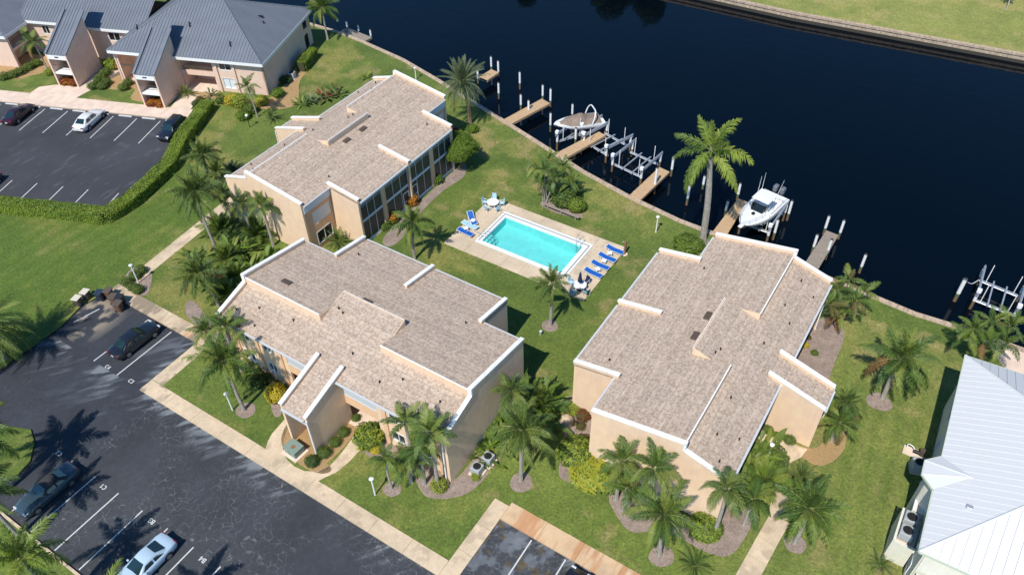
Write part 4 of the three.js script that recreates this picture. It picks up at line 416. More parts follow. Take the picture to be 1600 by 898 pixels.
// clipped hedge along a line
function hedge(label, pts, w, h, ms, dens, size, name = 'hedge') { const o = thing(name, label, 'hedge', pts[0][0], pts[0][1]); const c = new THREE.CatmullRomCurve3(pts.map(p => V3(p[0] - pts[0][0], 0, p[1] - pts[0][1])), false, 'catmullrom', .15), L = c.getLength(); const Q = ms.map(() => new Quads()); const per = 2 * h + w, N = Math.round(L * per * dens);
  for (let i = 0; i < N; i++) { const s = rnd(), p = c.getPointAt(s), tt = c.getTangentAt(s), nx = V3(-tt.z, 0, tt.x); let k = rnd() * per, off, y, nn; const lump = (fbm(s * L * .9, k * 1.2, 3, 5) - .5) * .34, dep = -.1 * Math.pow(rnd(), 2) + lump; if (k < h) { off = -w / 2 - dep; y = k; nn = nx.clone().negate(); } else if (k < h + w) { off = k - h - w / 2; y = h + dep; nn = V3(0, 1, 0); } else { off = w / 2 + dep; y = k - h - w; nn = nx.clone(); } const rd = Math.max(0, Math.abs(off) - w / 2 + .25); if (y > h - .2) y -= rd * rd * 1.2; const P = p.clone().addScaledVector(nx, off); P.y = y; nn.add(V3(rr(-.8, .8), rr(-.2, 1), rr(-.8, .8))).normalize(); const t = V3(rr(-1, 1), rr(-1, 1), rr(-1, 1)).cross(nn).normalize(), b = nn.clone().cross(t), q = size * rr(.6, 1.3); const pick_ = fbm(s * L * .5 + 3, k, 3, 9) + rr(-.3, .3) > .5 ? 0 : 1; Q[pick_ % ms.length].face(P.clone().addScaledVector(t, -q * 1.4), P.clone().addScaledVector(b, q * .6), P.clone().addScaledVector(t, q * 1.4), P.clone().addScaledVector(b, -q * .6)); }
  Q.forEach((q, i) => { const f = part('foliage', q.build(), ms[i], o); f.userData.kind = 'stuff'; }); const S = Math.max(4, Math.round(L / 1.2)); const cr = new Quads(), a = w * .36, hh = h * .86; for (let i = 0; i < S; i++) { const E = k => { const p = c.getPointAt(k / S), t = c.getTangentAt(k / S), n = V3(-t.z, 0, t.x); return [[-a, 0], [-a, hh], [a, hh], [a, 0]].map(([u, y]) => p.clone().addScaledVector(n, u).setY(y)); }; const A = E(i), B = E(i + 1); for (let k = 0; k < 3; k++) cr.face(A[k], B[k], B[k + 1], A[k + 1]); if (!i) cr.face(...A); if (i === S - 1) cr.face(...B); } part('branches', cr.build(), M.twig, o); return o; }
function tree(label, x, z, h, r, m, opt = {}) { const o = thing('tree', label, 'tree', x, z, rr(0, 6), opt.group); part('trunk', trunkGeo([V3(0, -.1, 0), V3(.15, h * .3, .1), V3(0, h * .6, 0)], .22, .1, 0, 8, 6), M.bark, o); for (let i = 0; i < (opt.n ?? 7); i++) { const a = i * 2.4, d = r * rr(.2, .6), y = h * rr(.5, .82), b = part('limb', bar(V3(0, h * .35, 0), V3(Math.cos(a) * d, y, Math.sin(a) * d), .07, .03, 5), M.bark, o); const f = part('crown', pick(BIGBALL), m, o); f.position.set(Math.cos(a) * d, y, Math.sin(a) * d); f.scale.setScalar(r * rr(.4, .6)); f.scale.y *= .8; f.rotation.y = rr(0, 6); } return o; }

// palms one by one
const DK = { mats: M.frDark, dry: .35 };
palm('date', -20.95,-23.12,5.8,-21.53,-22.67, 58, 3.5, 'stout grey-green date palm on the bank between the docks', { mats: M.frBlue, r: .24, brown: true, low: -48, pow: 1, top: 84 });
palm('royal', 13.53,-16.58,10.45,12.74,-16.43, 11, 4.4, 'tall royal palm with thick grey trunk at the canal edge', { mats: M.frRoyal, r: .32, swell: .12, shaft: 1.6, low: -38, pow: .9, top: 75, dry: .5 });
palm('queen', -52.83,-31.49,4.8,-52.83,-31.49, 16, 3.0, 'palm on the bank behind the grey metal-roofed building', { mats: M.fr });
palm('small', -45.89,-10.08,4.35,-45.99,-9.91, 9, 1.9, 'slender palm beside the corner of the grey metal-roofed building', { r: .1 });
palm('small', -81.01,-3.43,4.4,-81.05,-3.21, 10, 2.3, 'palm growing against the western stair entry of the grey-roofed building', { r: .1 });
palm('queen', -38.23,4.3,5,-38.23,4.3, 15, 2.4, 'dark palm rising out of the clipped hedge by the black SUV', DK);
palm('queen', -30.12,11.46,7.5,-30.19,11.58, 18, 3.1, 'tall dark palm leaning over the footpath', DK);
palm('queen', -23.35,17.33,4.55,-23.67,18.06, 16, 2.5, 'shaggy palm with brown lower fronds between footpath and tan condominium', { dry: .9, mats: M.frDark });
palm('queen', -11.68,25.23,6.35,-11.69,25.27, 18, 2.9, 'leaning palm in a round mulch ring before the entry with the gravel bed', { mats: M.fr, dry: .8 });
palm('small', -14.65,22.43,6.2,-14.65,22.43, 13, 2.0, 'palm close to the corner parapet facing stall C3', { mats: M.fr });
palm('small', -17.73,22.59,4,-17.73,22.59, 12, 1.9, 'low palm beside the pavement corner at stall C3', { mats: M.fr });
palm('date', -35.18,32.73,4.2,-35.18,32.73, 62, 4.2, 'big palm overhanging the dumpster corner of the lot', { mats: M.fr, low: -58, r: .22 });
palm('royal', -9.89,44.49,6.6,-9.89,44.49, 13, 3.0, 'palm in the kerbside strip between the convertible and the pale blue coupe', { mats: M.frRoyal });
palm('royal', -17.49,42.98,6,-17.49,42.98, 13, 3.0, 'palm on the strip at the nose of the convertible', { mats: M.fr });
palm('royal', -1.97,43.99,6.6,-1.97,43.99, 16, 3.2, 'palm on the strip at the nose of the pale blue coupe', { mats: M.frRoyal });
palm('queen', -21.97,40.98,6.5,-21.97,40.98, 18, 3.4, 'palm standing on the grass island in the parking lot', { mats: M.fr });
palm('small', 4.25,24.64,4,4.26,24.66, 9, 1.5, 'small palm in a mulch ring beside the white lamp post', { r: .1 });
palm('small', 4.92,22.59,6.6,4.92,22.59, 11, 1.9, 'palm with its crown against the front roof edge near the entry', { mats: M.fr });
palm('small', 7.21,22.49,7,7.21,22.49, 12, 2.1, 'palm in the mulch bed beside the front corner of the gable wall', { mats: M.fr });
palm('small', 6.2,22.9,4.4,6.2,22.9, 11, 1.9, 'middle palm of the group before the front windows', { mats: M.fr });
palm('small', 5.24,23.36,2.8,5.24,23.36, 11, 2.0, 'low palm in the mulch bed in front of the taller pair', { mats: M.fr });
palm('queen', 12.63,18.63,6.55,12.72,18.57, 17, 2.8, 'dark palm in a mulch ring between two condominiums', { mats: M.frDark, dry: .4 });
palm('queen', 5.94,2.53,5.35,5.95,2.49, 14, 2.1, 'palm in a round mulch ring next to the pool deck corner', { mats: M.frDark, dry: .3 });
palm('queen', -11,1.67,4.65,-10.76,1.43, 15, 2.5, 'palm on the lawn between the loungers and the orange crotons', { mats: M.fr });
palm('queen', 35,-4.94,5,34.96,-4.93, 17, 3.2, 'wide palm on the lawn between condominium and white-roofed house', { mats: M.fr, dry: .6, r: .2 });
palm('royal', 32.88,12.42,4.55,32.88,12.41, 16, 2.9, 'palm in a mulch ring beside the long concrete footpath', { mats: M.fr, r: .17 });
palm('small', 19.86,16.1,5,19.86,16.1, 12, 2.0, 'palm before the blank gable wall, next to the lime hedge', { mats: M.fr });
palm('small', 22.28,15.95,5.8,22.28,15.95, 13, 2.2, 'tallest palm before the blank gable wall', { mats: M.fr });
palm('small', 20.77,16.73,3,20.77,16.73, 11, 2.0, 'low palm at the front of the bed by the blank gable wall', { mats: M.fr });
palm('queen', 24.72,18.63,5.3,24.37,18.74, 16, 2.8, 'palm in its own mulch ring in front of the gable bed', { mats: M.fr });
palm('small', -28.42,8,4.4,-28.42,8, 12, 1.9, 'palm shading the near gable wall, beside the footpath', { mats: M.frDark });
palm('small', -25.29,7.86,5.3,-25.29,7.86, 12, 2.0, 'palm casting its shadow on the near gable wall', { mats: M.fr });
palm('queen', -35.98,4.8,3.6,-35.98,4.8, 13, 2.2, 'dark palm crowded between the hedge and the near gable corner', DK);
palm('small', -33.13,6.71,3,-33.13,6.71, 13, 1.9, 'palm beside the footpath behind the leaning dark palm', { mats: M.frDark });
palm('small', 9.4,14.71,5,9.4,14.71, 12, 2.0, 'palm rising behind the broad leaves between two condominiums', { mats: M.frDark });
palm('small', 32.4,0.1,3,32.4,0.1, 13, 2.0, 'palm at the outer end of the side entry walls', { mats: M.frDark });
palm('small', 32.55,1.9,2.4,32.55,1.9, 13, 1.9, 'lower palm in the gravel end bed by the side entry', { mats: M.fr });
palm('small', 27.46,15.1,6.2,27.46,15.1, 12, 2.0, 'palm at the eave corner above the domed shrub', { mats: M.frDark });
palm('small', 29.11,13.01,3.4,29.11,13.01, 12, 2.1, 'palm between the eave corner and the long footpath', { mats: M.fr });
palm('small', 32.11,-92.8, 2.2, 32,-94.87, 9, 1.2, 'young palm on the far bank of the canal', { r: .08 });
clump('many-stemmed palm clump on the lawn above the pool', -4.15,-13.73, [[-5.68,-14.15, 4], [-4.81,-15.44, 4.4], [-3.14,-15.68, 4], [-3.19,-14.1, 3.4], [-4.55,-13.37, 3], [-1.91,-15.32, 2.6], [-4.16,-13.22, 4.6]], 'small', 13, 1.65, { mats: M.fr, dry: .4 });
clump('palm clump with orange-tinted stems beside the canal-end eave', 29.29,-11.04, [[28.2,-11.61, 4], [29.92,-11.66, 3.6], [28.01,-9.96, 3.4], [28.68,-12.66, 4.6], [30.24,-13.04, 3.6], [29.03,-10.58, 2.4]], 'small', 10, 1.75, { mats: [...M.fr, M.frOlive], dry: .6, trunk: M.rust });
clump('dense palm clump by the corner of the white metal roof', 41.75,-15.81, [[39.57,-12.87, 4], [40.65,-13.75, 4.6], [42.16,-14.72, 4], [40.78,-12.48, 3.4], [42.32,-13.41, 3], [39.48,-12.78, 2.8]], 'small', 11, 2.0, { mats: M.fr });
bush('low spiky palm beside the sliding window facing the middle roof', -19.51,4.05, 34, 1.9, M.fr);
bush('low spiky palm beside the bend of the long footpath', 31.55,7.01, 34, 1.7, M.frDark);
bush('low spiky palm at the start of the footpath by the stained pavement', 27.25,18.41, 30, 1.6, M.fr);
bush('yellow-green cycad by the eastern stair entry of the grey-roofed building', -58.3,-8.99, 30, 1.5, M.frRoyal);
bush('low dark palm in the grass at the foot of the lawn strip', 38.73,11.29, 24, 1.2, M.frDark);
bush('dark low palm beyond the corner bed of the grey-roofed building', -43.72,-10.46, 26, 1.6, M.frDark);
bush('bluish low palm behind the near gable corner', -38.71,0.97, 26, 1.9, M.frBlue, { kind: 'small' });
bush('bluish low palm nearer the hedge behind the near gable', -39.01,3.1, 24, 1.7, M.frBlue, { kind: 'small' });
// broad-leaved tropical plants
const TP = [M.lf.shrub, M.fr[1], M.fr[0], M.lf.hedge2, M.fr[2]];
const tropic = [[-31.75,9.32, 2.8, 'beside the footpath edge'], [-27.49,10.84, 3.2, 'in the thick of the bed before the near gable'], [-27.75,7.79, 3, 'against the shaded near gable wall'], [-23.64,12.48, 3, 'next to the middle roof corner'], [-27.4,12.45, 2.8, 'behind the shaggy palm'], [-26.73,15.26, 2.4, 'at the lawn end of the tropical bed'], [-24.36,13.82, 2.6, 'between the shaggy palm and the middle roof'], [-23.77,10.25, 2.4, 'under the long parapet of the middle roof'], [-23.71,16.17, 2.4, 'below the corner parapet facing the lawn'],
  [7.18,14.44, 3.8, 'beside the shaded gable wall with air conditioners'], [8.12,13.05, 4.4, 'in the bed between the two condominiums'], [9.72,12.48, 4.2, 'at the lawn edge between the two condominiums'], [11.2,12.6, 2.6, 'in the shadow beside the pale boulder'], [8.91,15.11, 2.6, 'behind the palm between two condominiums'], [9.29,18.12, 1.8, 'beside the grey air conditioner'], [10.34,11.69, 3, 'next to the wing wall across the grass gap'], [9.58,13.92, 2.6, 'low in the bed behind the mulch-ring palm'], [9.19,16.32, 2, 'between the air conditioners and the mulch-ring palm'],
  [27.93,8.06, 3, 'at the eave corner by the clipped hedge block'], [28.1,6.3, 2.8, 'under the side eave by the entry'], [29.3,8.95, 2.6, 'beside the clipped hedge block'], [28.22,10.3, 2.4, 'below the palms at the eave corner'],
  [-13.81,21.84, 1.8, 'below the front eave beside the pilasters'], [-12.33,21.55, 1.6, 'beside the yellow shrub'], [-30.68,13.61, 2, 'on the lawn edge by the footpath']];
tropic.forEach(([x, z, h, w], i) => i % 2 === 0 && i < 9 || i === 15 || i === 16 || i === 20 ? bush('feathery areca palm ' + w, x, z, 30, h * .95, [...M.fr, M.lf.hedge2], { name: 'areca_palm', kind: 'small', h: .3, low: 12 }) : paddlePlant('broad-leaved bird of paradise plant ' + w, x, z, h * .85, 34, TP, { spread: 2.2 }));
paddlePlant('blue-green agave in the bed beside the far condominium', -42.28,-16.54, 1.6, 18, M.frBlue, { name: 'agave_plant', spread: .2 });
paddlePlant('blue-green agave in the bed under the corner window', -55.33,-10.75, 1.3, 18, M.frBlue, { name: 'agave_plant', spread: .2 });
paddlePlant('dark red cordyline in the far condominium bed', -41.29,-18.1, 1.8, 14, [M.lf.olive, M.lf.red, M.lf.dark], { name: 'cordyline_plant' });
paddlePlant('dark cordyline next to the far condominium eave', -40.43,-19.59, 1.8, 14, [M.lf.olive, M.lf.dark], { name: 'cordyline_plant' });
paddlePlant('green ginger plant behind the far condominium eave', -42.97,-15.18, 1.5, 14, TP, { name: 'ginger_plant' });
paddlePlant('yellow-green ginger plant near the far end of the shingled roof', -40.23,-25.39, 1.3, 14, [M.lf.lime, M.lf.shrub], { name: 'ginger_plant' });
// shrubs
const clip = (x, z, r, h, label, m = M.lf.shrub, opt) => shrub('round_shrub', label, x, z, r, h, m, 0, opt);
clip(-2.77,26.21, .62, .8, 'clipped round bush at the end of the entry gravel bed', M.lf.dark); clip(-2.47,25.08, .58, .8, 'clipped round bush at the foot of the entry wall corner'); clip(-2.43,23.78, .52, .7, 'clipped round bush half-way along the entry wall'); clip(-2.5,22.6, .5, .65, 'clipped round bush nearest the entry porch');
clip(27.7,3.7, .48, .7, 'clipped round bush beside the side eave'); clip(28.67,3.87, .38, .55, 'smallest clipped round bush along the side entry wall'); clip(29.56,3.77, .52, .7, 'largest clipped round bush along the side entry wall');
clip(-33.82,20.02, .62, .8, 'clipped round bush at the pavement end of the lamp bed'); clip(-33.88,18.93, .62, .85, 'clipped round bush right behind the lamp post'); clip(-34.02,18.1, .62, .85, 'clipped round bush at the lawn end of the lamp bed'); clip(-32.78,20.17, .55, .7, 'small clipped bush between the lamp post and the pavement'); clip(-31.92,20.19, .62, .8, 'clipped round bush nearest the dark bins');
clip(7.47,22.58, .72, .9, 'lime round shrub in the mulch below the gable corner', M.lf.lime); clip(9.42,20.33, .42, .55, 'small lime shrub beside the air conditioner pad', M.lf.lime);
clip(15.3,14.49, 1.5, 1.9, 'big lime shrub at the corner of the blank gable', M.lf.lime, { m2: M.lf.shrub }); shrub('spreading_shrub', 'yellow-green spreading shrub along the blank gable wall', 17.29,15.33, 1.7, 1.4, M.lf.lime, 1, { m2: M.lf.yellow }); shrub('spreading_shrub', 'yellow-green shrub between the lime shrub and the low palm', 18.57,15.03, 1.4, 1.3, M.lf.yellow, 1, { m2: M.lf.shrub });
shrub('red_shrub', 'rust-red shrub near the inner corner of the wing wall', 13.84,10.51, .6, .8, M.lf.red, 1, { m2: M.lf.olive }); shrub('red_shrub', 'rust-red shrub just above the big lime shrub', 15.13,12.88, .6, .8, M.lf.red, 1, { m2: M.lf.olive }); shrub('red_shrub', 'small olive shrub between the two rust-red ones', 14.17,11.56, .42, .5, M.lf.olive, 1); shrub('yellow_shrub', 'yellow-green shrub by the wing wall base', 12.87,10.46, .6, .9, M.lf.lime, 1);
shrub('croton', 'bright orange croton beside the screened porch door', -17.26,-5.69, .95, 1.5, M.lf.croton, 1, { m2: M.lf.croton }); shrub('croton', 'orange croton in front of the first porch pier', -17.04,-2.17, .75, 1.2, M.lf.croton, 1, { m2: M.lf.hedge2 }); shrub('green_shrub', 'low green shrubs under the first screened porch', -17.13,-0.81, .8, .8, M.lf.shrub, 1);
shrub('yellow_shrub', 'bright yellow shrub beside the entry wall', -10.11,22.77, .95, 1.5, M.lf.gold, 0, { m2: M.lf.gold });
shrub('green_shrub', 'dark green shrub at the bottom of the front eave bed', -12.64,22.44, .9, 1.1, M.lf.dark, 1); shrub('green_shrub', 'light green shrub beside the entry path and mulch bed', -0.13,22.06, 1.2, 1.7, M.lf.lime, 1, { m2: M.lf.shrub }); shrub('green_shrub', 'yellow-tinted shrub beside the small lamp-post palm', 0.95,22.53, .5, .7, M.lf.gold, 1);
tree('bushy green tree at the canal end of the screened porches', -16.24,-14.5, 4.2, 2.6, M.lf.hedge2, { n: 9 });
shrub('red_shrub', 'red-leaved shrub between the date palm and the porch wall', -21.18,-20.02, .6, 1, M.lf.red, 1); shrub('green_shrub', 'green shrub at the foot of the date palm', -19.72,-21.75, .8, .9, M.lf.hedge2, 1);
shrub('green_shrub', 'round bright shrub at the end of the plank bench', -0.56,-14.4, 1.0, 1.5, M.lf.hedge, 0, { m2: M.lf.shrub }); shrub('green_shrub', 'dark shrub behind the plank bench', -2.3,-14.71, 1.4, 1.8, M.lf.shrub, 1, { m2: M.lf.dark }); shrub('green_shrub', 'shrub in the shade of the many-stemmed palms', -2.38,-16.48, 1.1, 1.2, M.lf.dark, 1);
shrub('green_shrub', 'loose shrub between royal palm and shingled roof', 12.6,-14.67, 1.5, 1.3, M.lf.shrub, 1, { m2: M.lf.hedge2 });
clip(26.74,15.12, 1.25, 1.5, 'domed lime-green shrub below the eave corner palms', M.lf.hedge, { m2: M.lf.shrub });
shrub('green_shrub', 'tiny green shrub on the bare mulch by the side gutter', 28.43,-6.92, .35, .4, M.lf.shrub, 1); shrub('yellow_shrub', 'tiny yellow shrub on the bare mulch by the side gutter', 27.44,-7.43, .32, .4, M.lf.gold, 1); shrub('green_shrub', 'tiny dark shrub on the bare mulch under the palm clump', 27.35,-8.5, .28, .35, M.lf.olive, 1);
[[-71.27,-3.72, .75, 'outermost'], [-70.05,-4.44, .75, 'front'], [-71.87,-5.01, .6, 'smallest'], [-70.47,-5.42, .75, 'lawn-side'], [-72.33,-5.99, .8, 'wall-side'], [-72.88,-7.15, .8, 'innermost']].forEach(([x, z, r, w]) => clip(x, z, r, .95, w + ' clipped bush of the six beside the western stair entry'));
clip(-67.24,-5.7, .75, .9, 'clipped bush on the brown grass between the two stair entries'); clip(-67.8,-7, .7, .9, 'clipped bush touching the eastern stair entry bed'); clip(-80.17,-3.06, .75, .8, 'clipped bush beside the western stair wall', M.lf.lime);
shrub('green_shrub', 'bright green shrub below the middle section window', -73.76,-8.8, 1, 1.4, M.lf.hedge, 1); shrub('red_shrub', 'pinkish croton under the porch posts', -72.54,-9.52, .8, 1.2, M.lf.olive, 1, { m2: M.lf.croton });
[[-52.9,-10.24, .7, 1, M.lf.shrub, 'green shrub left of the yellow hibiscus'], [-51.38,-10.76, .9, 1.3, M.lf.gold, 'yellow hibiscus in the corner bed'], [-50.03,-10.98, 1.1, 1.6, M.lf.lime, 'lime shrub at the corner pilaster'], [-47.56,-10.56, 1, 1.4, M.lf.shrub, 'green shrub at the trunk of the slender palm'], [-47.67,-12.77, .9, 1.2, M.lf.yellow, 'yellow-green shrub at the building corner'], [-47.37,-15.47, .9, 1.1, M.lf.hedge2, 'shrub along the shaded side wall'], [-47.26,-8.9, .9, 1.1, M.lf.hedge2, 'shrub on the lawn rim of the corner bed'], [-54.98,-7.85, .6, .9, M.lf.dark, 'small dark shrub on the lawn by the cycad'], [-55.64,-9, .5, .7, M.lf.olive, 'brownish shrub beside the cycad'], [-49.19,-18.84, .8, .9, M.lf.dark, 'dark shrub by the side-wall air conditioner']].forEach(([x, z, r, h, m, l]) => shrub('bed_shrub', l + ' of the grey-roofed building', x, z, r, h, m, 1));
[[-84.06,0.1, 'rim'], [-83.96,-1.04, 'middle'], [-84.12,-2.47, 'wall end'], [-84.67,1.09, 'far end'], [-84.11,-3.8, 'palm foot']].forEach(([x, z, w]) => shrub('bed_shrub', 'dark green shrub at the ' + w + ' of the western bed', x, z, .8, .9, M.lf.shrub, 1));
for (const [x, z, k] of [[...gp(-14.6, 4.5), 'eastern'], [...gp(-13.3, 4.5), 'eastern'], [...gp(-29.7, 1.5), 'western'], [...gp(-28.3, 1.5), 'western']]) shrub('bromeliad', 'red bromeliads planted under the ' + k + ' stair landing', x, z, .75, .8, M.lf.red, 1, { m2: M.lf.croton, group: k + ' stair bromeliads' });
shrub('green_shrub', 'small green plant at the end of the entry porch gravel', -2.66,20.89, .4, .5, M.lf.shrub, 1);
shrub('green_shrub', 'leafy shrub in front of the middle porch pier', -17.11,-10.51, .8, 1.2, M.lf.hedge2, 1); shrub('green_shrub', 'leafy shrub under the last screened porch', -17.63,-9.46, .7, 1, M.lf.shrub, 1);
// hedges
hedge('long clipped hedge that bounds the upper parking lot', [[-82, 29.5], [-57, 19.4], [-50, 16.5], [-44.6, 14.3], [-44.4, 11], [-45.3, 7.4], [-46.4, 3.6], [-48.6, .4], [-49.6, -1.2], [-53, -8.3]], 1.75, 1.35, [M.lf.hedge, M.lf.hedge2], 210, .075);
hedge('clipped bright green hedge beside the grey-roofed side wall', [[-49.37,-22.11],[-50.96,-26.49]], 1.5, 1.5, [M.lf.hedge, M.lf.hedge2], 210, .075);
hedge('low clipped hedge block in the bend of the entry footpath', [[28.33,5.42],[29.33,5.83],[29.87,8.94]], 1.7, .55, [M.lf.dark, M.lf.shrub], 240, .06);
// trees on the far bank whose reflection darkens the water
tree('broad dark tree on the far bank, mirrored in the canal', -31, -84, 9, 4.6, M.lf.tree, { n: 12 }); tree('rounded dark tree on the far bank, mirrored beside the broad one', -23.5, -83.5, 8.6, 3.6, M.lf.tree, { n: 10 }); tree('tall narrow tree on the far bank, mirrored in the canal', -50, -83.5, 13.5, 2.2, M.lf.tree, { n: 9 });


// ---------- docks, pilings, boat lifts, boats ----------
const V = (p, y) => V3(p[0], y, p[1]);
function dock(label, q, m, joists = true) { const c = q[0]; const o = thing('dock', label, 'dock', c[0], c[1]); const L = q.map(p => V3(p[0] - c[0], 0, p[1] - c[1])); const [a, b, d, e] = L; const len = a.distanceTo(b), n = Math.round(len / .15), list = []; for (let i = 0; i < n; i++) { const p0 = a.clone().lerp(b, (i + .04) / n), p1 = a.clone().lerp(b, (i + .96) / n), r0 = e.clone().lerp(d, (i + .04) / n), r1 = e.clone().lerp(d, (i + .96) / n); const j = rr(0, .012), ov = rr(-.03, .03); const w = r0.clone().sub(p0).normalize().multiplyScalar(.04 + ov * .5); list.push(prism([[p0.x - w.x, p0.z - w.z], [p1.x - w.x, p1.z - w.z], [r1.x + w.x, r1.z + w.z], [r0.x + w.x, r0.z + w.z]], .04 + j, .085 + j)); }
  const g = merge(list); { const uv = g.attributes.uv, p = g.attributes.position, dx = e.clone().sub(a).normalize(); for (let i = 0; i < uv.count; i++) uv.setXY(i, p.getX(i) * dx.x + p.getZ(i) * dx.z, p.getX(i) * -dx.z + p.getZ(i) * dx.x); } const bd = part('deck_boards', g, m, o); bd.userData.kind = 'stuff'; for (const [s, t] of [[a, b], [e, d]]) part('stringer', beam(s.clone().setY(-.1), t.clone().setY(-.1), .08, .26), m, o); part('end_board', beam(b.clone().setY(-.1), d.clone().setY(-.1), .06, .26), m, o); return o; }
dock('small grey plank dock behind the grey-roofed building', [[-52.89,-34.16],[-52.79,-35.98],[-47.45,-35.38],[-47.59,-33.6]], M.woodGrey);
dock('short tan dock platform beyond the date palm', [[-26.65,-33.63],[-26.4,-36.32],[-25.04,-36.06],[-25.23,-33.43]], M.wood);
dock('tan plank dock with a piling half-way along its edge', [[-17.81,-25.53],[-16.13,-33.04],[-14.67,-32.57],[-16.4,-25.48]], M.wood);
dock('tan dock between the covered boat and the empty lift', [[-8.08,-22.7],[-5.94,-29.8],[-4.77,-29.47],[-6.67,-22.27]], M.wood);
dock('tan dock at the far side of the empty lifts', [[3.33,-19.36],[3.96,-26.62],[5.31,-26.36],[4.68,-19.06]], M.wood);
dock('tan dock beside the white fishing boat', [[13.89,-18.17],[14.11,-25.57],[15.12,-25.49],[15.32,-18.78]], M.wood);
dock('weathered dock beyond the gable of the shingled roof', [[23.89,-18.57],[24.22,-25.05],[25.48,-24.93],[25.24,-18.47]], M.woodGrey);
const pileCap = new THREE.ConeGeometry(.17, .16, 10);
function piling(label, x, z, h, group, r = .145) { const o = thing('mooring_piling', label, 'piling', x, z, rr(0, 6), group); const s = lerp(-1.3, h, .36); part('post', new THREE.CylinderGeometry(r * .92, r, s + 4, 10).translate(0, (s - 4) / 2, 0), M.pile, o); part('algae_band', new THREE.CylinderGeometry(r * .96, r * 1.0, .45, 10).translate(0, s - .2, 0), M.algae, o); part('sleeve', new THREE.CylinderGeometry(r, r * 1.02, h - s, 12).translate(0, (h + s) / 2, 0), M.pvc, o); const c = part('cap', pileCap, M.black, o); c.position.y = h + .07; c.scale.setScalar(r / .145); }
piling('white piling at the outer corner of the small grey dock', -54.49,-37.64,0.05); piling('white piling amid the small grey dock edge', -51.9,-37.36,0.15); piling('white piling at the free end of the small grey dock', -49.13,-36.98,0.25);
piling('white piling behind the short tan dock platform', -27.46,-37.86,1.1); piling('white piling at the outer corner of the short tan platform', -25.67,-36.97,1.3); piling('white piling between the date palm fronds and short platform', -27.27,-34.12,0.7); piling('lone white piling before the short tan platform', -22.45,-32.09,1.15);
piling('lone white piling out in the canal from the plank dock', -21.33,-35.77,1.35); piling('white piling on the water side of the plank dock', -18.25,-31.08,1.1); piling('white piling behind the outer end of the plank dock', -16.93,-34.57,1.2); piling('white piling at the outer corner of the plank dock', -15.27,-33.81,1.5); piling('white piling half-way along the plank dock', -16.27,-29.82,1.45); piling('white piling beside the bow of the covered boat', -12.23,-28.61,1.45);
piling('white piling under the covered boat bow', -7.94,-27.53,1.15); piling('white piling behind the covered boat', -11.25,-32.63,1);
piling('white piling at the outer end of the dock past the lifts', 5.17,-27.51,1.5); piling('white piling amid the dock past the lifts', 4.89,-23.32,2.3);
piling('white piling with a side bracket before the royal palm', 9.02,-23.24,1.5); piling('white piling hidden behind the royal palm fronds', 9.4,-27.05,0.6); piling('white piling at the outer end of the fishing boat dock', 13.61,-27.13,1.05); piling('white piling at the middle of the fishing boat dock', 13.52,-23.61,0.85); piling('white piling on the open side of the fishing boat lift', 19.72,-26.41,1.45); piling('white piling before the fishing boat lift beam', 19.5,-22.37,1.5);
piling('white piling at the far corner of the weathered dock', 23.91,-26.06,1.3); piling('white piling at the outer corner of the weathered dock', 25.49,-26.13,1.3); piling('white piling with a cleat beside the weathered dock', 23.77,-22.36,1.25); piling('white piling near the shore side of the weathered dock', 25.29,-22.07,1.45); piling('lone white piling past the weathered dock', 28.89,-21.79,1.25); piling('thick white piling roped to the neighbour lift', 38.05,-22.47,1.7, undefined, .19);
// a lift: two overhead beams on four posts, a cradle hung between them on cables
function lift(label, a0, a1, b0, b1, yb, yc, guides = true) { const o = thing('boat_lift', label, 'boat lift', a0[0], a0[1]); const L = (p, y) => V3(p[0] - a0[0], y, p[1] - a0[1]); for (const p of [a0, a1, b0, b1]) { const q = L(p, 0); part('lift_post', new THREE.CylinderGeometry(.13, .15, yb + 4 - .75, 10).translate(q.x, (yb - 4 - .75) / 2, q.z), M.pile, o); part('post_sleeve', new THREE.CylinderGeometry(.15, .15, .9, 10).translate(q.x, yb - .55, q.z), M.pvc, o); }
  for (const [p, q] of [[a0, a1], [b0, b1]]) { const A = L(p, yb), B = L(q, yb), d = B.clone().sub(A).normalize(); A.addScaledVector(d, -.35); B.addScaledVector(d, .35); const n = V3(-d.z, 0, d.x); part('overhead_beam', [beam(A.clone().setY(yb + .14), B.clone().setY(yb + .14), .2, .03), beam(A.clone().setY(yb - .1), B.clone().setY(yb - .1), .2, .03), beam(A.clone().setY(yb + .02), B.clone().setY(yb + .02), .03, .2)], M.galv, o); part('drive_pipe', bar(A.clone().setY(yb + .24), B.clone().setY(yb + .24), .045), M.galv, o); const m = part('lift_motor', rbox(.42, .42, .42, .06), M.white, o); m.position.copy(A).addScaledVector(d, .3).setY(yb + .38); }
  for (const t of [.1, .9]) { const A = L(a0, yc).lerp(L(a1, yc), t), B = L(b0, yc).lerp(L(b1, yc), t); part('cradle_beam', [beam(A.clone().setY(yc + .1), B.clone().setY(yc + .1), .16, .025), beam(A.clone().setY(yc - .1), B.clone().setY(yc - .1), .16, .025), beam(A, B, .03, .18)], M.alum, o); for (const E of [A, B]) part('cable', bar(E, E.clone().setY(yb), .012, .012, 5), M.steel, o); if (guides) for (const s of [.16, .84]) { const G = A.clone().lerp(B, s); part('guide_pole', bar(G, G.clone().setY(yc + 2.3), .045), M.pvc, o); } }
  for (const s of [.34, .66]) { const A = L(a0, yc + .18).lerp(L(b0, yc + .18), s), B = L(a1, yc + .18).lerp(L(b1, yc + .18), s); part('bunk', beam(A.clone().lerp(B, -.02), B.clone().lerp(A, -.02), .14, .12), M.galv, o); } return o; }
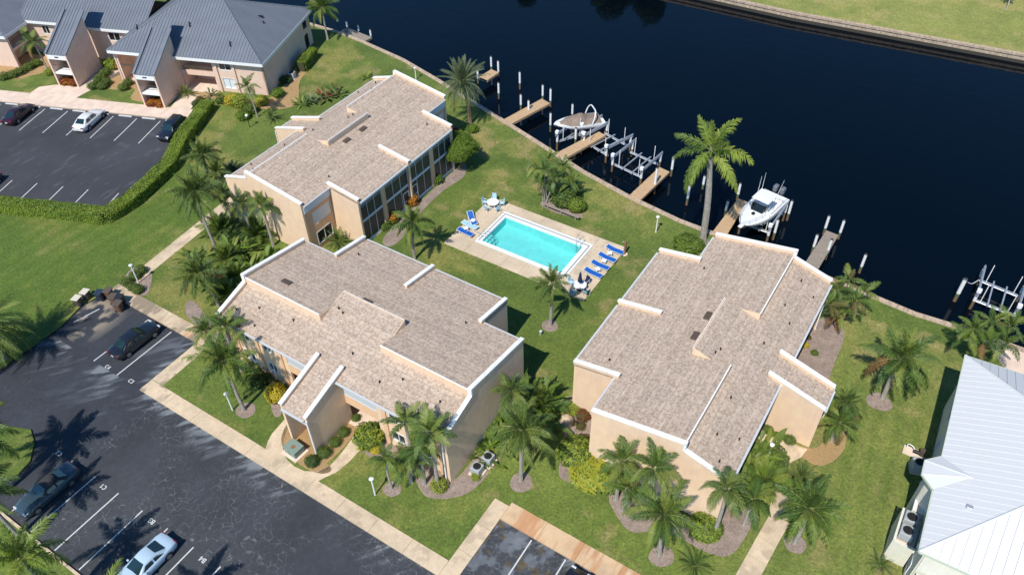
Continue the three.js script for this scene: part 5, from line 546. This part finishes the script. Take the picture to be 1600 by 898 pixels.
lift('boat lift carrying the brown-covered runabout', [-9.39,-25.41], [-8.86,-29.17], [-7.59,-28.53], [-6.72,-31.68], .9, -.25);
lift('empty boat lift next to the dock of the covered runabout', [-6.55,-27.14], [-5.39,-31.09], [-2.87,-26.04], [-1.53,-29.96], .7, -.5);
lift('empty boat lift beside the dock before the royal palm', [-1.34,-24.74], [-0.77,-28.93], [2.8,-24], [3.27,-28.29], .7, -.5);
lift('boat lift under the white fishing boat', [15.94,-21.43], [16.32,-25.37], [19.11,-21.3], [19.33,-26.11], .9, -.1);
lift('neighbour boat lift with a tall white post', [39.55,-22.12], [39.47,-26.19], [43.14,-21.85], [43.26,-25.65], .8, -.4);
// hulls
function loft(rows, close = false) { const P = [], I = [], n = rows[0].length; rows.forEach(r => r.forEach(p => P.push(...p))); for (let i = 0; i < rows.length - 1; i++) for (let k = 0; k < n - 1; k++) { const a = i * n + k, b = a + n; I.push(a, b, a + 1, b, b + 1, a + 1); } const g = new THREE.BufferGeometry(); g.setAttribute('position', new THREE.Float32BufferAttribute(P, 3)); g.setIndex(I); g.computeVertexNormals(); return g; }
function hull(L, B, Hh) { const rows = []; for (let i = 0; i <= 16; i++) { const t = i / 16, x = -L / 2 + L * t; const w = B / 2 * (t < .45 ? .94 + .06 * t / .45 : Math.pow(Math.cos((t - .45) / .55 * PI / 2), .62)), keel = lerp(0, Hh * .75, Math.pow(Math.max(0, (t - .55) / .45), 2.2)), sh = Hh * (.92 + .16 * t), ch = lerp(Hh * .32, sh * .92, Math.pow(t, 2.6)); const cw = w * lerp(.86, .5, t); rows.push([[x, sh - .05, -w * .93], [x, sh, -w], [x, ch + .1, -w * .97], [x, ch, -cw], [x, keel, 0], [x, ch, cw], [x, ch + .1, w * .97], [x, sh, w], [x, sh - .05, w * .93]]); } const g = loft(rows); const r = rows[0]; return merge([g, tri([[r[1], r[2], r[3], r[4], r[5], r[6], r[7]]])]); }
M.gel = phys([.78, .78, .76], .18, { clearcoat: .6 }); M.canvas = mat(0xffffff, .95, { map: rep(tex(256, 256, (x, y) => { const k = .85 + .3 * fbm(x / 30, y / 30, 4, 431); return [138 * k, 120 * k, 106 * k]; }), 1 / 2) });
{ const b = [-10.74,-26.77], s = [-6.57,-31.36], turn = Math.atan2(-(b[1] - s[1]), b[0] - s[0]); const L = Math.hypot(b[0] - s[0], b[1] - s[1]), B = 2.9; const o = thing('boat', 'white runabout with brown canvas cover and white arch on its lift', 'boat', (b[0] + s[0]) / 2, (b[1] + s[1]) / 2, turn, undefined, .2); part('hull', hull(L, B, .95), M.gel, o);
  const sheer = t => .95 * (.92 + .16 * t), wd = t => B / 2 * (t < .45 ? .94 + .06 * t / .45 : Math.pow(Math.cos((t - .45) / .55 * PI / 2), .62)); const rows = [], rim = []; for (let i = 0; i <= 14; i++) { const t = .03 + .84 * i / 14, x = -L / 2 + L * t, w = wd(t) * (i > 11 ? lerp(.88, .3, (i - 11) / 3) : .88); const r = []; for (let k = 0; k <= 10; k++) { const u = k / 10 * 2 - 1; r.push([x, sheer(t) + .03 + (1 - u * u) * (.3 + .6 * Math.exp(-Math.pow((t - .45) / .14, 2)) + .1 * Math.sin(t * 19 + u * 3)), u * w]); } rows.push(r); } part('canvas_cover', boxUV(loft(rows)), M.canvas, o);
  for (let i = 0; i <= 16; i++) { const t = i / 16, x = -L / 2 + L * t, w = wd(t); rim.push([[x, sheer(t) - .02, -w * .94], [x, sheer(t) + .02, 0], [x, sheer(t) - .02, w * .94]]); } part('deck', loft(rim), M.gel, o); part('wake_arch', tube([[-1.6, 1.0, -1.36], [-1.9, 1.9, -1.25], [-2.1, 2.35, -.85], [-2.15, 2.42, 0], [-2.1, 2.35, .85], [-1.9, 1.9, 1.25], [-1.6, 1.0, 1.36]], .085, 40, 8), M.gel, o); part('swim_platform', rbox(.6, .08, 1.9, .03, -L / 2 - .25, .45, 0), M.gel, o); part('outdrive', rbox(.4, .7, .3, .08, -L / 2 - .2, .1, 0), M.dark, o); }
{ const b = [16.59,-18.77], s = [17.98,-26.66], turn = Math.atan2(-(b[1] - s[1]), b[0] - s[0]); const L = Math.hypot(b[0] - s[0], b[1] - s[1]) * .94, B = 3.3; const o = thing('boat', 'white sport fishing boat with hardtop and twin grey outboards on its lift', 'boat', (b[0] + s[0]) / 2, (b[1] + s[1]) / 2, turn, undefined, .35); part('hull', hull(L, B, 1.4), M.gel, o);
  const sheer = t => 1.4 * (.92 + .16 * t), wd = t => B / 2 * (t < .45 ? .94 + .06 * t / .45 : Math.pow(Math.cos((t - .45) / .55 * PI / 2), .62)); const fore = []; for (let i = 0; i <= 10; i++) { const t = .5 + .5 * i / 10, x = -L / 2 + L * t, w = wd(t), r = []; for (let k = 0; k <= 8; k++) { const u = k / 8 * 2 - 1; r.push([x, sheer(t) - .03 + (1 - u * u) * .22 * (1 - (t - .5) * 1.2), u * w * .94]); } fore.push(r); } part('foredeck', loft(fore), M.gel, o);
  const ck = []; for (let i = 0; i <= 6; i++) { const t = .02 + .5 * i / 6, x = -L / 2 + L * t, w = wd(t); ck.push([[x, sheer(t) - .02, -w * .95], [x, sheer(t), -w * .78], [x, .75, -w * .76], [x, .75, w * .76], [x, sheer(t), w * .78], [x, sheer(t) - .02, w * .95]]); } part('cockpit', loft(ck), M.gel, o); part('hatch', new THREE.CylinderGeometry(.24, .24, .03, 16).scale(1, 1, .8).translate(L * .2, 1.74, 0), M.dark, o);
  part('console', rbox(.9, 1.0, 1.5, .12, -.05, 1.25, 0), M.gel, o); const ws = (y0, y1, x0, x1, w0, w1) => tri([[[x0, y0, -w0], [x0, y0, w0], [x1, y1, w1], [x1, y1, -w1]], [[x0, y0, w0], [x0 - .8, y0, w0 + .12], [x1 - .6, y1, w1 + .1], [x1, y1, w1]], [[x0, y0, -w0], [x0 - .8, y0, -w0 - .12], [x1 - .6, y1, -w1 - .1], [x1, y1, -w1]]]); part('windshield', ws(1.72, 2.35, .95, .45, .7, .72), M.glass, o); part('hardtop', rbox(2.1, .1, 2.0, .05, -.55, 2.78, 0), M.gel, o); for (const [x, z] of [[.3, .85], [.3, -.85], [-1.3, .9], [-1.3, -.9]]) part('hardtop_post', bar(V3(x + .15, 1.4, z), V3(x, 2.75, z), .03), M.steel, o); part('radar_dome', new THREE.CylinderGeometry(.2, .24, .2, 14).translate(-.3, 2.93, 0), M.gel, o);
  for (const [z, x] of [[.9, -1.5], [-.9, -1.5], [.9, -.6]]) part('antenna', bar(V3(x, 2.8, z), V3(x - .5, 4.6, z * 1.2), .025, .012, 6), M.pvc, o); part('bow_pulpit', rbox(.8, .09, .42, .04, L / 2 + .1, 1.5, 0), M.gel, o); part('bow_rail', tube([[.9, 2.0, -1.2], [L * .3, 2.05, -.95], [L * .45, 2.05, -.5], [L / 2 + .3, 2.0, 0], [L * .45, 2.05, .5], [L * .3, 2.05, .95], [.9, 2.0, 1.2]], .02, 40, 6), M.steel, o); for (const t of [.2, .32, .43]) for (const z of [-1, 1]) part('rail_stanchion', bar(V3(L * t, 1.45, z * lerp(1.15, .5, (t - .2) / .25)), V3(L * t, 2.05, z * lerp(1.1, .52, (t - .2) / .25)), .015, .015, 5), M.steel, o);
  for (const z of [-.42, .42]) { const e = part('outboard', rbox(.75, .8, .52, .2, -L / 2 - .35, 1.75, z, 0, 4), mat([.14, .15, .17], .3), o); part('leg', rbox(.3, 1.3, .2, .06, -L / 2 - .35, .8, z), mat([.14, .15, .17], .3), e); } part('seat', rbox(.5, .5, 1.3, .1, -1.0, 1.2, 0), M.white, o); }
{ const a = [38.4,-22.98], b = [39.3,-24.09]; single('mooring_rope', tube([[a[0], 1.0, a[1]], [(a[0] + b[0]) / 2, .6, (a[1] + b[1]) / 2], [b[0], .9, b[1]]], .03, 20, 5), M.pvc, 'grey rope between the thick piling and the neighbour lift', 'rope'); }


// ---------- cars; front is +x ----------
const carPaint = (c, o = {}) => phys(c, .28, { clearcoat: 1, clearcoatRoughness: .05, ...o });
M.tyre = mat([.018, .018, .02], .9); M.rim = mat([.45, .46, .48], .3, { metalness: .8 }); M.lampRed = phys([.22, .008, .012], .15, { clearcoat: 1 }); M.lampClear = phys([.6, .62, .65], .1, { clearcoat: 1 }); M.plate = mat([.7, .7, .66], .5); M.softTop = mat([.035, .036, .038], .95); M.carGlass = phys([.012, .03, .032], .04, { clearcoat: 1 });
function car(label, x, z, turn, c, paint, opt = {}) { const o = thing('parked_car', label, 'car', x, z, turn, undefined, -.13); const L = c.L, hw = c.W / 2; const rows = [];
  for (const [t, w, yb, yt, cr] of c.body) { const X = -L / 2 + L * t, W = hw * w; rows.push([[X, yb, -W * .8], [X, yb + .06, -W * .95], [X, lerp(yb, yt, .45), -W], [X, lerp(yb, yt, .8), -W * .985], [X, yt, -W * .9], [X, yt + cr * .7, -W * .5], [X, yt + cr, 0], [X, yt + cr * .7, W * .5], [X, yt, W * .9], [X, lerp(yb, yt, .8), W * .985], [X, lerp(yb, yt, .45), W], [X, yb + .06, W * .95], [X, yb, W * .8]]); }
  const caps = [rows[0], rows[rows.length - 1]].map(r => tri([r])); part('body', [loft(rows), ...caps], paint, o); part('underbody', box(L * .9, .1, c.W * .8, 0, .22, 0), M.dark, o);
  // greenhouse
  const { fb, ft, rt, rb, yb, yr } = c.cab, wb = hw * .86, wt = hw * .66, top = c.soft ? M.softTop : paint; const g = []; const st = [[rb, yb, wb * .96], [lerp(rb, rt, .5), lerp(yb, yr, .5), lerp(wb, wt, .5)], [rt, yr - .01, wt * .98], [lerp(rt, ft, .5), yr + .03, wt], [ft, yr - .015, wt * .98], [lerp(ft, fb, .5), lerp(yr, yb, .47), lerp(wt, wb, .45)], [fb, yb, wb * .95]]; const rws = st.map(([X, y, w]) => [[X, yb - .05, -wb], [X, Math.max(yb, lerp(yb, y, .0)), -wb * .995], [X, lerp(yb, y, .88), -lerp(wb, w, .9)], [X, y, -w * .9], [X, y + .035, 0], [X, y, w * .9], [X, lerp(yb, y, .88), lerp(wb, w, .9)], [X, yb, wb * .995], [X, yb - .05, wb]]); const cab = part('roof', loft(rws), top, o);
  const pane = (p, u0, u1, v0, v1, off, name) => { const B = (u, v) => V3(...p[0]).lerp(V3(...p[1]), u).lerp(V3(...p[3]).lerp(V3(...p[2]), u), v); const q = [B(u0, v0), B(u1, v0), B(u1, v1), B(u0, v1)]; const n = q[1].clone().sub(q[0]).cross(q[3].clone().sub(q[0])).normalize(); if (n.dot(V3(off[0], off[1], off[2])) < 0) n.negate(); part(name, tri([q.map(v => v.addScaledVector(n, .045).toArray())]), M.carGlass, o); };
  pane([[fb, yb, -wb * .9], [fb, yb, wb * .9], [ft, yr, wt * .88], [ft, yr, -wt * .88]], .04, .96, .04, .94, [1, 1, 0], 'windshield'); pane([[rb, yb, -wb * .9], [rb, yb, wb * .9], [rt, yr, wt * .86], [rt, yr, -wt * .86]], .08, .92, .12, .92, [-1, 1, 0], 'rear_window');
  for (const s of [-1, 1]) { const m = (rt + ft) / 2 - .1, ms = m + .05; pane([[ms, yb, s * wb], [fb - .28, yb, s * wb], [ft + .02, yr - .06, s * wt * 1.02], [ms, yr - .06, s * wt * 1.02]], .04, .97, .1, .9, [0, .4, s], 'side_window'); pane([[rb + .3, yb, s * wb], [m - .05, yb, s * wb], [m - .05, yr - .06, s * wt * 1.02], [rt + .02, yr - .08, s * wt * 1.02]], .05, .96, .1, .9, [0, .4, s], 'side_window'); part('mirror', rbox(.16, .13, .2, .05, fb - .42, yb + .07, s * (hw + .06)), paint, o);
    for (const X of [-L * .29, L * .31]) { const w = part('wheel', new THREE.CylinderGeometry(.33, .33, .22, 20).rotateX(PI / 2).translate(X, .33, s * (hw - .11)), M.tyre, o); part('rim', new THREE.CylinderGeometry(.21, .21, .02, 16).rotateX(PI / 2).translate(X, .33, s * (hw + .006)), M.rim, w); part('wheel_arch', new THREE.RingGeometry(.34, .4, 20, 1, 0, PI).translate(X, .33, s * (hw + .004)), M.black, o); }
    part('headlight', rbox(.16, .13, .38, .05, L / 2 - .12, c.hl, s * (hw * .66)), M.lampClear, o); part('taillight', rbox(.1, .17, .36, .04, -L / 2 + .05, c.tl, s * (hw * .68)), M.lampRed, o); }
  part('licence_plate', box(.02, .14, .32, -L / 2 - .02, .62, 0), M.plate, o); part('grille', rbox(.06, .16, .8, .02, L / 2 - .03, .5, 0), M.black, o); return o; }
const SEDAN = { L: 4.95, W: 1.86, hl: .68, tl: .82, body: [[0, .78, .42, .78, .02], [.03, .9, .3, .92, .03], [.12, .97, .22, .98, .04], [.3, 1, .2, .97, .04], [.55, 1, .2, .95, .04], [.72, 1, .2, .94, .05], [.85, .97, .22, .86, .06], [.95, .88, .26, .74, .04], [1, .7, .36, .6, .02]], cab: { fb: 1.05, ft: .3, rt: -.95, rb: -1.75, yb: .94, yr: 1.42 } };
const COUPE = { ...SEDAN, L: 4.75, cab: { fb: 1.0, ft: .2, rt: -.7, rb: -1.65, yb: .92, yr: 1.36 } }; const CONV = { ...SEDAN, L: 5.0, soft: true, cab: { fb: .75, ft: .15, rt: -.95, rb: -1.6, yb: .92, yr: 1.34 } };
const LUX = { ...SEDAN, L: 5.1, W: 1.92, cab: { fb: .95, ft: .25, rt: -1.2, rb: -1.95, yb: .98, yr: 1.47 } };
const SUV = { L: 4.85, W: 1.95, hl: .9, tl: 1.05, body: [[0, .84, .4, .98, .02], [.03, .94, .3, 1.05, .02], [.12, .99, .25, 1.07, .03], [.5, 1, .24, 1.07, .04], [.72, 1, .24, 1.05, .05], [.86, .98, .26, 1.0, .06], [.96, .9, .3, .9, .04], [1, .74, .42, .74, .02]], cab: { fb: 1.1, ft: .45, rt: -1.85, rb: -2.3, yb: 1.06, yr: 1.7 } };
car('black sedan parked in stall C4 beside the stained pavement', -26.35, 24.95, R(90), SEDAN, carPaint([.012, .013, .016]));
car('dark grey-blue convertible with grey soft top in stall C2', -18.85, 39.35, R(-90), CONV, carPaint([.035, .06, .075]));
car('pale blue coupe parked in stall B3', -7.05, 39.4, R(-90), COUPE, carPaint([.42, .55, .66]));
car('black car nosed up to the rust-stained pavement', 20.6, 25.45, R(90), SUV, carPaint([.014, .015, .018]));
car('dark maroon sedan parked by the pink pavement', ...gp(-30.6, 10.4), th20 + R(90), SEDAN, carPaint([.03, .008, .011]));
car('white luxury sedan parked by the pink pavement', ...gp(-20.35, 10.1), th20 + R(90), LUX, carPaint([.72, .72, .7]));
car('black SUV parked beside the end of the long hedge', ...gp(-8.3, 10.3), th20 - R(90), SUV, carPaint([.012, .014, .018]));
car('dark blue car parked against the long hedge', ...gp(-24.2, 25.6), th20 - R(90), SEDAN, carPaint([.012, .02, .04]));


// ---------- pool furniture ----------
const bl = (a, b, r, n = 6) => bar(V3(...a), V3(...b), r, r, n);
function lounger(label, x, z, turn, sling, up = .12) { const o = thing('sun_lounger', label, 'lounger', x, z, turn, undefined, .035); const bx = -.28, L = .98, by = .33 + up * .75; part('side_rail', bl([bx, .33, -.32], [L, .33, -.32], .028), M.white, o); part('side_rail', bl([bx, .33, .32], [L, .33, .32], .028), M.white, o); part('seat_sling', box(L - bx, .02, .6, (L + bx) / 2, .345, 0), sling, o); part('back_sling', beam(V3(-.95, by + .1 * 0, 0), V3(bx - .02, .35, 0), .6, .02), sling, o); part('back_frame', [bl([bx, .33, -.32], [-.98, by, -.32], .028), bl([bx, .33, .32], [-.98, by, .32], .028), bl([-.98, by, -.32], [-.98, by, .32], .028)], M.white, o); part('end_bar', bl([L, .33, -.32], [L, .33, .32], .028), M.white, o); for (const [a, b] of [[.8, -.3], [.8, .3], [-.55, -.3], [-.55, .3]]) part('leg', bl([a, 0, b], [a - .06, .33, b], .026), M.white, o); return o; }
lounger('blue lounger with raised back next to the poolside table set', -9.36,-6.64, R(-38), M.blue, .55); lounger('pale blue lounger between the two blue ones', -9.03,-5.66, R(-4), M.paleBlue); lounger('blue lounger nearest the shadow of the lawn palm', -8.76,-4.42, R(-3), M.blue);
lounger('blue lounger beside the brown shower post', 6.38,-10.13, R(-2), M.blue, .2); lounger('second blue lounger from the brown shower post', 6.25,-8.63, R(-2), M.blue, .2); lounger('third blue lounger from the brown shower post', 6.18,-7.19, R(-1), M.blue, .2); lounger('blue lounger next to the umbrella table', 6.12,-5.79, R(-3), M.blue, .2);
function sideTable(label, x, z) { const o = thing('side_table', label, 'table', x, z, rr(0, 1), undefined, .035); part('top', rbox(.5, .04, .5, .015, 0, .42, 0), M.white, o); for (const [a, b] of [[-.19, -.19], [.19, -.19], [-.19, .19], [.19, .19]]) part('leg', bl([a, 0, b], [a, .4, b], .025), M.white, o); }
sideTable('small white table beside the raised-back lounger', -9.13,-6.44); sideTable('small white table beside the pale blue lounger', -9.04,-4.94); sideTable('small white table after the shower-post lounger', 6.18,-9.34); sideTable('small white table amid the row of four loungers', 6.22,-7.96); sideTable('small white table next to the umbrella-side lounger', 6.26,-6.49);
function roundTable(label, x, z, m, umbrella) { const o = thing('round_table', label, 'table', x, z, 0, undefined, .035); part('top', new THREE.CylinderGeometry(.66, .66, .035, 28).translate(0, .72, 0), m, o); part('rim', new THREE.TorusGeometry(.66, .025, 6, 32).rotateX(PI / 2).translate(0, .72, 0), M.white, o); for (let k = 0; k < 4; k++) { const a = k * PI / 2 + .6; part('leg', bl([Math.cos(a) * .5, 0, Math.sin(a) * .5], [Math.cos(a) * .38, .71, Math.sin(a) * .38], .025), M.white, o); } }
roundTable('round white table with five chairs at the pool corner', -8.84,-9.98, M.white); roundTable('round white table carrying the folded navy umbrella', 5.97,-3.2, M.white);
function chair(label, x, z, turn, m, group) { const o = thing('patio_chair', label, 'chair', x, z, turn, group, .035); part('seat', box(.46, .03, .46, 0, .42, 0), m, o); part('backrest', beam(V3(-.24, .44, 0), V3(-.36, .98, 0), .46, .025), m, o); for (const s of [-1, 1]) { part('armrest', bl([-.3, .64, s * .25], [.22, .64, s * .25], .022), M.white, o); part('leg', bl([.22, 0, s * .25], [.22, .64, s * .25], .022), M.white, o); part('leg', bl([-.26, 0, s * .25], [-.24, .44, s * .25], .022), M.white, o); } }
for (let k = 0; k < 5; k++) { const a = k * 2 * PI / 5 + .5, [x, z] = [-8.84,-9.98]; chair('white and pale blue patio chair around the five-chair table', x + Math.cos(a) * .98, z + Math.sin(a) * .98, PI - a, M.paleBlue, 'chairs at the pool corner table'); }
{ const [x, z] = [5.97,-3.2]; [[.35, 'teal patio chair on the lounger side of the umbrella table', mat([.03, .16, .2], .7)], [1.75, 'white-framed patio chair on the lawn side of the umbrella table', M.paleBlue], [3.3, 'patio chair beside the palm at the umbrella table', M.paleBlue], [4.9, 'patio chair on the pool side of the umbrella table', M.navy]].forEach(([a, l, m]) => chair(l, x + Math.cos(a) * 1.0, z + Math.sin(a) * 1.0, PI - a, m));
  const o = thing('patio_umbrella', 'folded navy umbrella standing in the round table', 'umbrella', x, z, 0, undefined, .035); part('pole', bl([0, 0, 0], [0, 2.35, 0], .024), M.white, o); part('canopy', new THREE.LatheGeometry([[.03, 2.4], [.1, 2.2], [.14, 1.9], [.2, 1.55], [.25, 1.2], [.2, 1.12], [.03, 1.14]].map(p => new THREE.Vector2(...p)), 10), M.navy, o); part('base', new THREE.CylinderGeometry(.26, .28, .1, 18).translate(0, .05, 0), M.dark, o); }
{ const o = thing('pool_ladder', 'chrome grab-rail ladder at the end of the pool', 'ladder', 2.55, -9.35, 0); for (const s of [-.27, .27]) part('grab_rail', tube([[s, .04, -.55], [s, .75, -.5], [s, .92, -.22], [s, .8, .12], [s, .0, .2], [s, -1, .2]], .024, 30, 7), M.steel, o); for (const y of [-.35, -.65, -.95]) part('step', rbox(.52, .03, .1, .01, 0, y, .2), M.steel, o); }
{ const o = thing('pool_handrail', 'curved chrome handrails over the pool steps', 'handrail', -6.65, -4.9, 0); for (const z of [-.5, -.05, .35]) part('rail', tube([[-.35, .04, z], [-.3, .8, z], [.15, .92, z], [.75, .5, z], [1.0, -.1, z], [1.02, -.7, z]], .022, 26, 7), M.steel, o); }
{ const o = thing('pool_handrail', 'low curved rail on the deck beside the pool steps', 'handrail', -7.9, -4.7, 0); part('rail', tube([[-.5, .03, .5], [-.5, .75, .45], [-.1, .85, 0], [.55, .8, -.05], [.62, .03, -.05]], .022, 26, 7), M.steel, o); }
{ const [ax, az] = [-3.91,-12.9], [bx, bz] = [0.67,-12.72]; const o = thing('plank_bench', 'long grey plank on posts below the many-stemmed palms', 'bench', ax, az); const e = V3(bx - ax, 0, bz - az); part('plank', beam(V3(-.1, .55, 0), e.clone().setY(.55), .3, .07), M.woodGrey, o); for (const t of [.12, .5, .9]) part('post', box(.14, .75, .14, e.x * t, .2, e.z * t), M.woodGrey, o); }
{ const o = thing('shower_post', 'brown wooden shower post at the corner of the pool deck', 'post', 7.37,-10.42); part('post', box(.2, 1.75, .2, 0, .85, 0), M.rust, o); part('shower_head', bar(V3(0, 1.6, 0), V3(-.35, 1.65, .1), .025), M.steel, o); part('tap', rbox(.08, .1, .08, .02, 0, .9, .13), M.steel, o); part('base', new THREE.CylinderGeometry(.32, .34, .06, 14).translate(0, .03, 0), M.walkPink, o); }
// lamp posts
function lampPost(label, x, z, h) { const o = thing('lamp_post', label, 'lamp', x, z); part('pole', new THREE.CylinderGeometry(.06, .07, h, 10).translate(0, h / 2, 0), M.pvc, o); part('lamp_head', rbox(.26, .2, .26, .04, 0, h + .08, 0), M.white, o); part('lamp_cap', new THREE.CylinderGeometry(.02, .2, .1, 10).translate(0, h + .22, 0), M.white, o); }
lampPost('white lamp post on the lawn between pool and canal', 8.66,-15.38, 2.0); lampPost('white lamp post beside the small palm at the long pavement', 3.49,25.79, 2.1); lampPost('white lamp post beside the leaning palm', -12.49,25.8, 2.1); lampPost('white lamp post among the round clipped bushes', -33.01,19.31, 2.3); lampPost('white lamp post in the clipped hedge block', 28.59,6, 1.4); lampPost('white lamp post behind the far end of the shingled roof', -33.97,-28.68, 1.6);
function globeLamp(label, x, z, h) { const o = thing('globe_lamp', label, 'lamp', x, z); part('pole', new THREE.CylinderGeometry(.035, .045, h, 8).translate(0, h / 2, 0), M.black, o); part('globe', new THREE.SphereGeometry(.2, 16, 12).translate(0, h + .17, 0), M.pvc, o); }
globeLamp('black globe lamp on the lawn by the corner bed', -44.93,-7.77, 1.6); globeLamp('black globe lamp at the shore end of the small grey dock', -53.03,-34.33, 1.7);
// equipment
function acUnit(label, x, z, turn = 0, y = 0, s = 1) { const o = thing('air_conditioner', label, 'air conditioner', x, z, turn, undefined, y); part('pad', box(1.1, .1, 1.1, 0, .05, 0), M.walkPink, o); part('cabinet', rbox(.85 * s, .8 * s, .85 * s, .05, 0, .1 + .4 * s, 0), mat([.36, .38, .38], .5), o); part('fan_ring', new THREE.TorusGeometry(.3 * s, .03, 6, 24).rotateX(PI / 2).translate(0, .1 + .81 * s, 0), M.dark, o); part('fan', new THREE.CylinderGeometry(.29 * s, .29 * s, .02, 20).translate(0, .1 + .805 * s, 0), M.dark, o); for (let k = 0; k < 9; k++) part('fin', box(.02, .66 * s, .02, (-.36 + .09 * k) * s, .1 + .4 * s, .43 * s), M.gutter, o); for (let k = 0; k < 6; k++) part('guard_wire', box(.58 * s, .012, .012, 0, .12 + .815 * s, 0, k * PI / 6), M.black, o); }
acUnit('grey air conditioner at the lawn end of the shaded gable wall', 9.23,19.82); acUnit('grey air conditioner under the broad leaves by the shaded gable', 9.44,18.54); acUnit('air conditioner on the ground beside the cream house', 39.05,1.06, .3, 0, 1.15); acUnit('air conditioner on the house ledge, next to the window', 39.3, 8.1, 0, 2.2, 1.1); acUnit('air conditioner at the outer end of the house ledge', 39.3, 9.35, 0, 2.2, 1.1); acUnit('air conditioner beside the shaded side wall of the grey-roofed building', -49.18,-20.1, th20);
{ const o = thing('pool_pump', 'white-valved pump on a pad by the cream house', 'pump', 38.53,-0.42); part('pad', box(1.6, .08, .9, 0, .04, 0), M.walkPink, o); part('motor', new THREE.CylinderGeometry(.16, .16, .6, 12).rotateZ(PI / 2).translate(.2, .3, 0), M.dark, o); part('pipe', tube([[-.6, .1, -.2], [-.6, .6, -.2], [-.2, .6, -.1], [0, .3, 0]], .045, 20, 6), M.pvc, o); part('filter', new THREE.CylinderGeometry(.24, .24, .6, 12).translate(.55, .4, -.1), M.brown, o); }
{ const o = thing('transformer_box', 'green utility transformer box on the gravel before the entry', 'utility box', -4.77,26.13, R(-4)); const gm = mat([.2, .27, .22], .7); part('pad', box(1.75, .12, 1.5, 0, .05, 0), M.walkPink, o); part('cabinet', rbox(1.3, .68, 1.05, .05, 0, .44, 0), gm, o); part('lid', rbox(1.36, .06, 1.1, .02, 0, .8, 0), gm, o); part('door_seam', box(.02, .55, .02, 0, .44, .535), M.dark, o); part('rust_patch', new THREE.CylinderGeometry(.2, .2, .006, 12).translate(.05, .834, .05), M.rust, o); }
{ const o = thing('utility_pedestal', 'small grey utility pedestal on the lawn below the pool palm', 'utility box', 5.8,4.09); part('cabinet', rbox(.22, .5, .22, .04, 0, .24, 0), mat([.3, .38, .3], .6), o); part('lid', rbox(.26, .05, .26, .02, 0, .5, 0), M.gutter, o); }
// wheeled bins by the lot corner
function bin(label, x, z, turn, body, lid) { const o = thing('wheeled_bin', label, 'bin', x, z, turn, undefined, -.1); const g = new THREE.CylinderGeometry(.47, .38, .95, 4).rotateY(PI / 4).translate(0, .55, 0); part('body', g, body, o); part('lid', rbox(.78, .07, .84, .03, .02, 1.06, 0), lid, o); for (const s of [-.26, .26]) part('wheel', new THREE.CylinderGeometry(.12, .12, .06, 12).rotateX(PI / 2).translate(-.3, .12, s), M.tyre, o); part('handle', bl([-.42, .98, -.25], [-.42, .98, .25], .02), M.black, o); }
const binTan = mat([.62, .56, .44], .6), binBrown = mat([.10, .075, .06], .65), binBlue = mat([.02, .035, .06], .6), binBody = mat([.16, .08, .045], .7);
bin('bin with a tan lid farthest from the pavement', -35.49,24.5, .3, binBrown, binTan); bin('bin with a tan lid next to the blue-black bin', -35.58,23.49, .3, binBrown, binTan); bin('blue-black bin between tan and brown lids', -34.29,22.81, .4, binBlue, binBlue); bin('brown bin beside the blue-black one', -33.76,22.16, .4, binBody, binBrown); bin('brown bin in the middle of the dark row', -32.61,22.43, .4, binBody, binBrown); bin('brown bin standing at the lot edge', -31.39,22.85, .4, binBody, binBrown); bin('black bin on the pavement side of the brown ones', -31.99,22.16, .4, M.black, M.black);
{ const g = new THREE.IcosahedronGeometry(.7, 2), p = g.attributes.position; for (let i = 0; i < p.count; i++) { const k = .75 + .5 * fbm(p.getX(i) * 1.4 + 5, p.getZ(i) * 1.4 + p.getY(i) * 1.7 + 5, 3, 3); p.setXYZ(i, p.getX(i) * k * 1.1, p.getY(i) * k * .75, p.getZ(i) * k); } g.computeVertexNormals(); const b = single('boulder', g, M.seawall, 'pale boulder in the bed beside the wing wall', 'boulder'); { const q = [12.89,11.72]; b.position.set(q[0], .2, q[1]); } }
// stall numbers
{ const { FontLoader } = await import('three/addons/loaders/FontLoader.js'); const font = await new FontLoader().loadAsync('fonts/droid/droid_sans_bold.typeface.json'); const put = (s, x, z, turn) => { const g = new THREE.ShapeGeometry(font.generateShapes(s, .38), 4); g.computeBoundingBox(); const b = g.boundingBox; g.translate(-(b.min.x + b.max.x) / 2, -(b.min.y + b.max.y) / 2, 0); g.rotateX(-PI / 2); const m = single('stall_number', g, M.paint, `white painted stall number ${s} on the asphalt`, 'marking'); m.position.set(x, -.119, z); m.rotation.y = turn; };
  put('C4', -26.22,28.28, 0); put('C3', -22.97,28.26, 0); put('C2', -21.67,36.62, PI); put('C1', -15.7,36.72, PI); put('B3', -9.9,36.72, PI); put('B4', -4.04,36.83, PI); }

renderer.render(scene, camera);
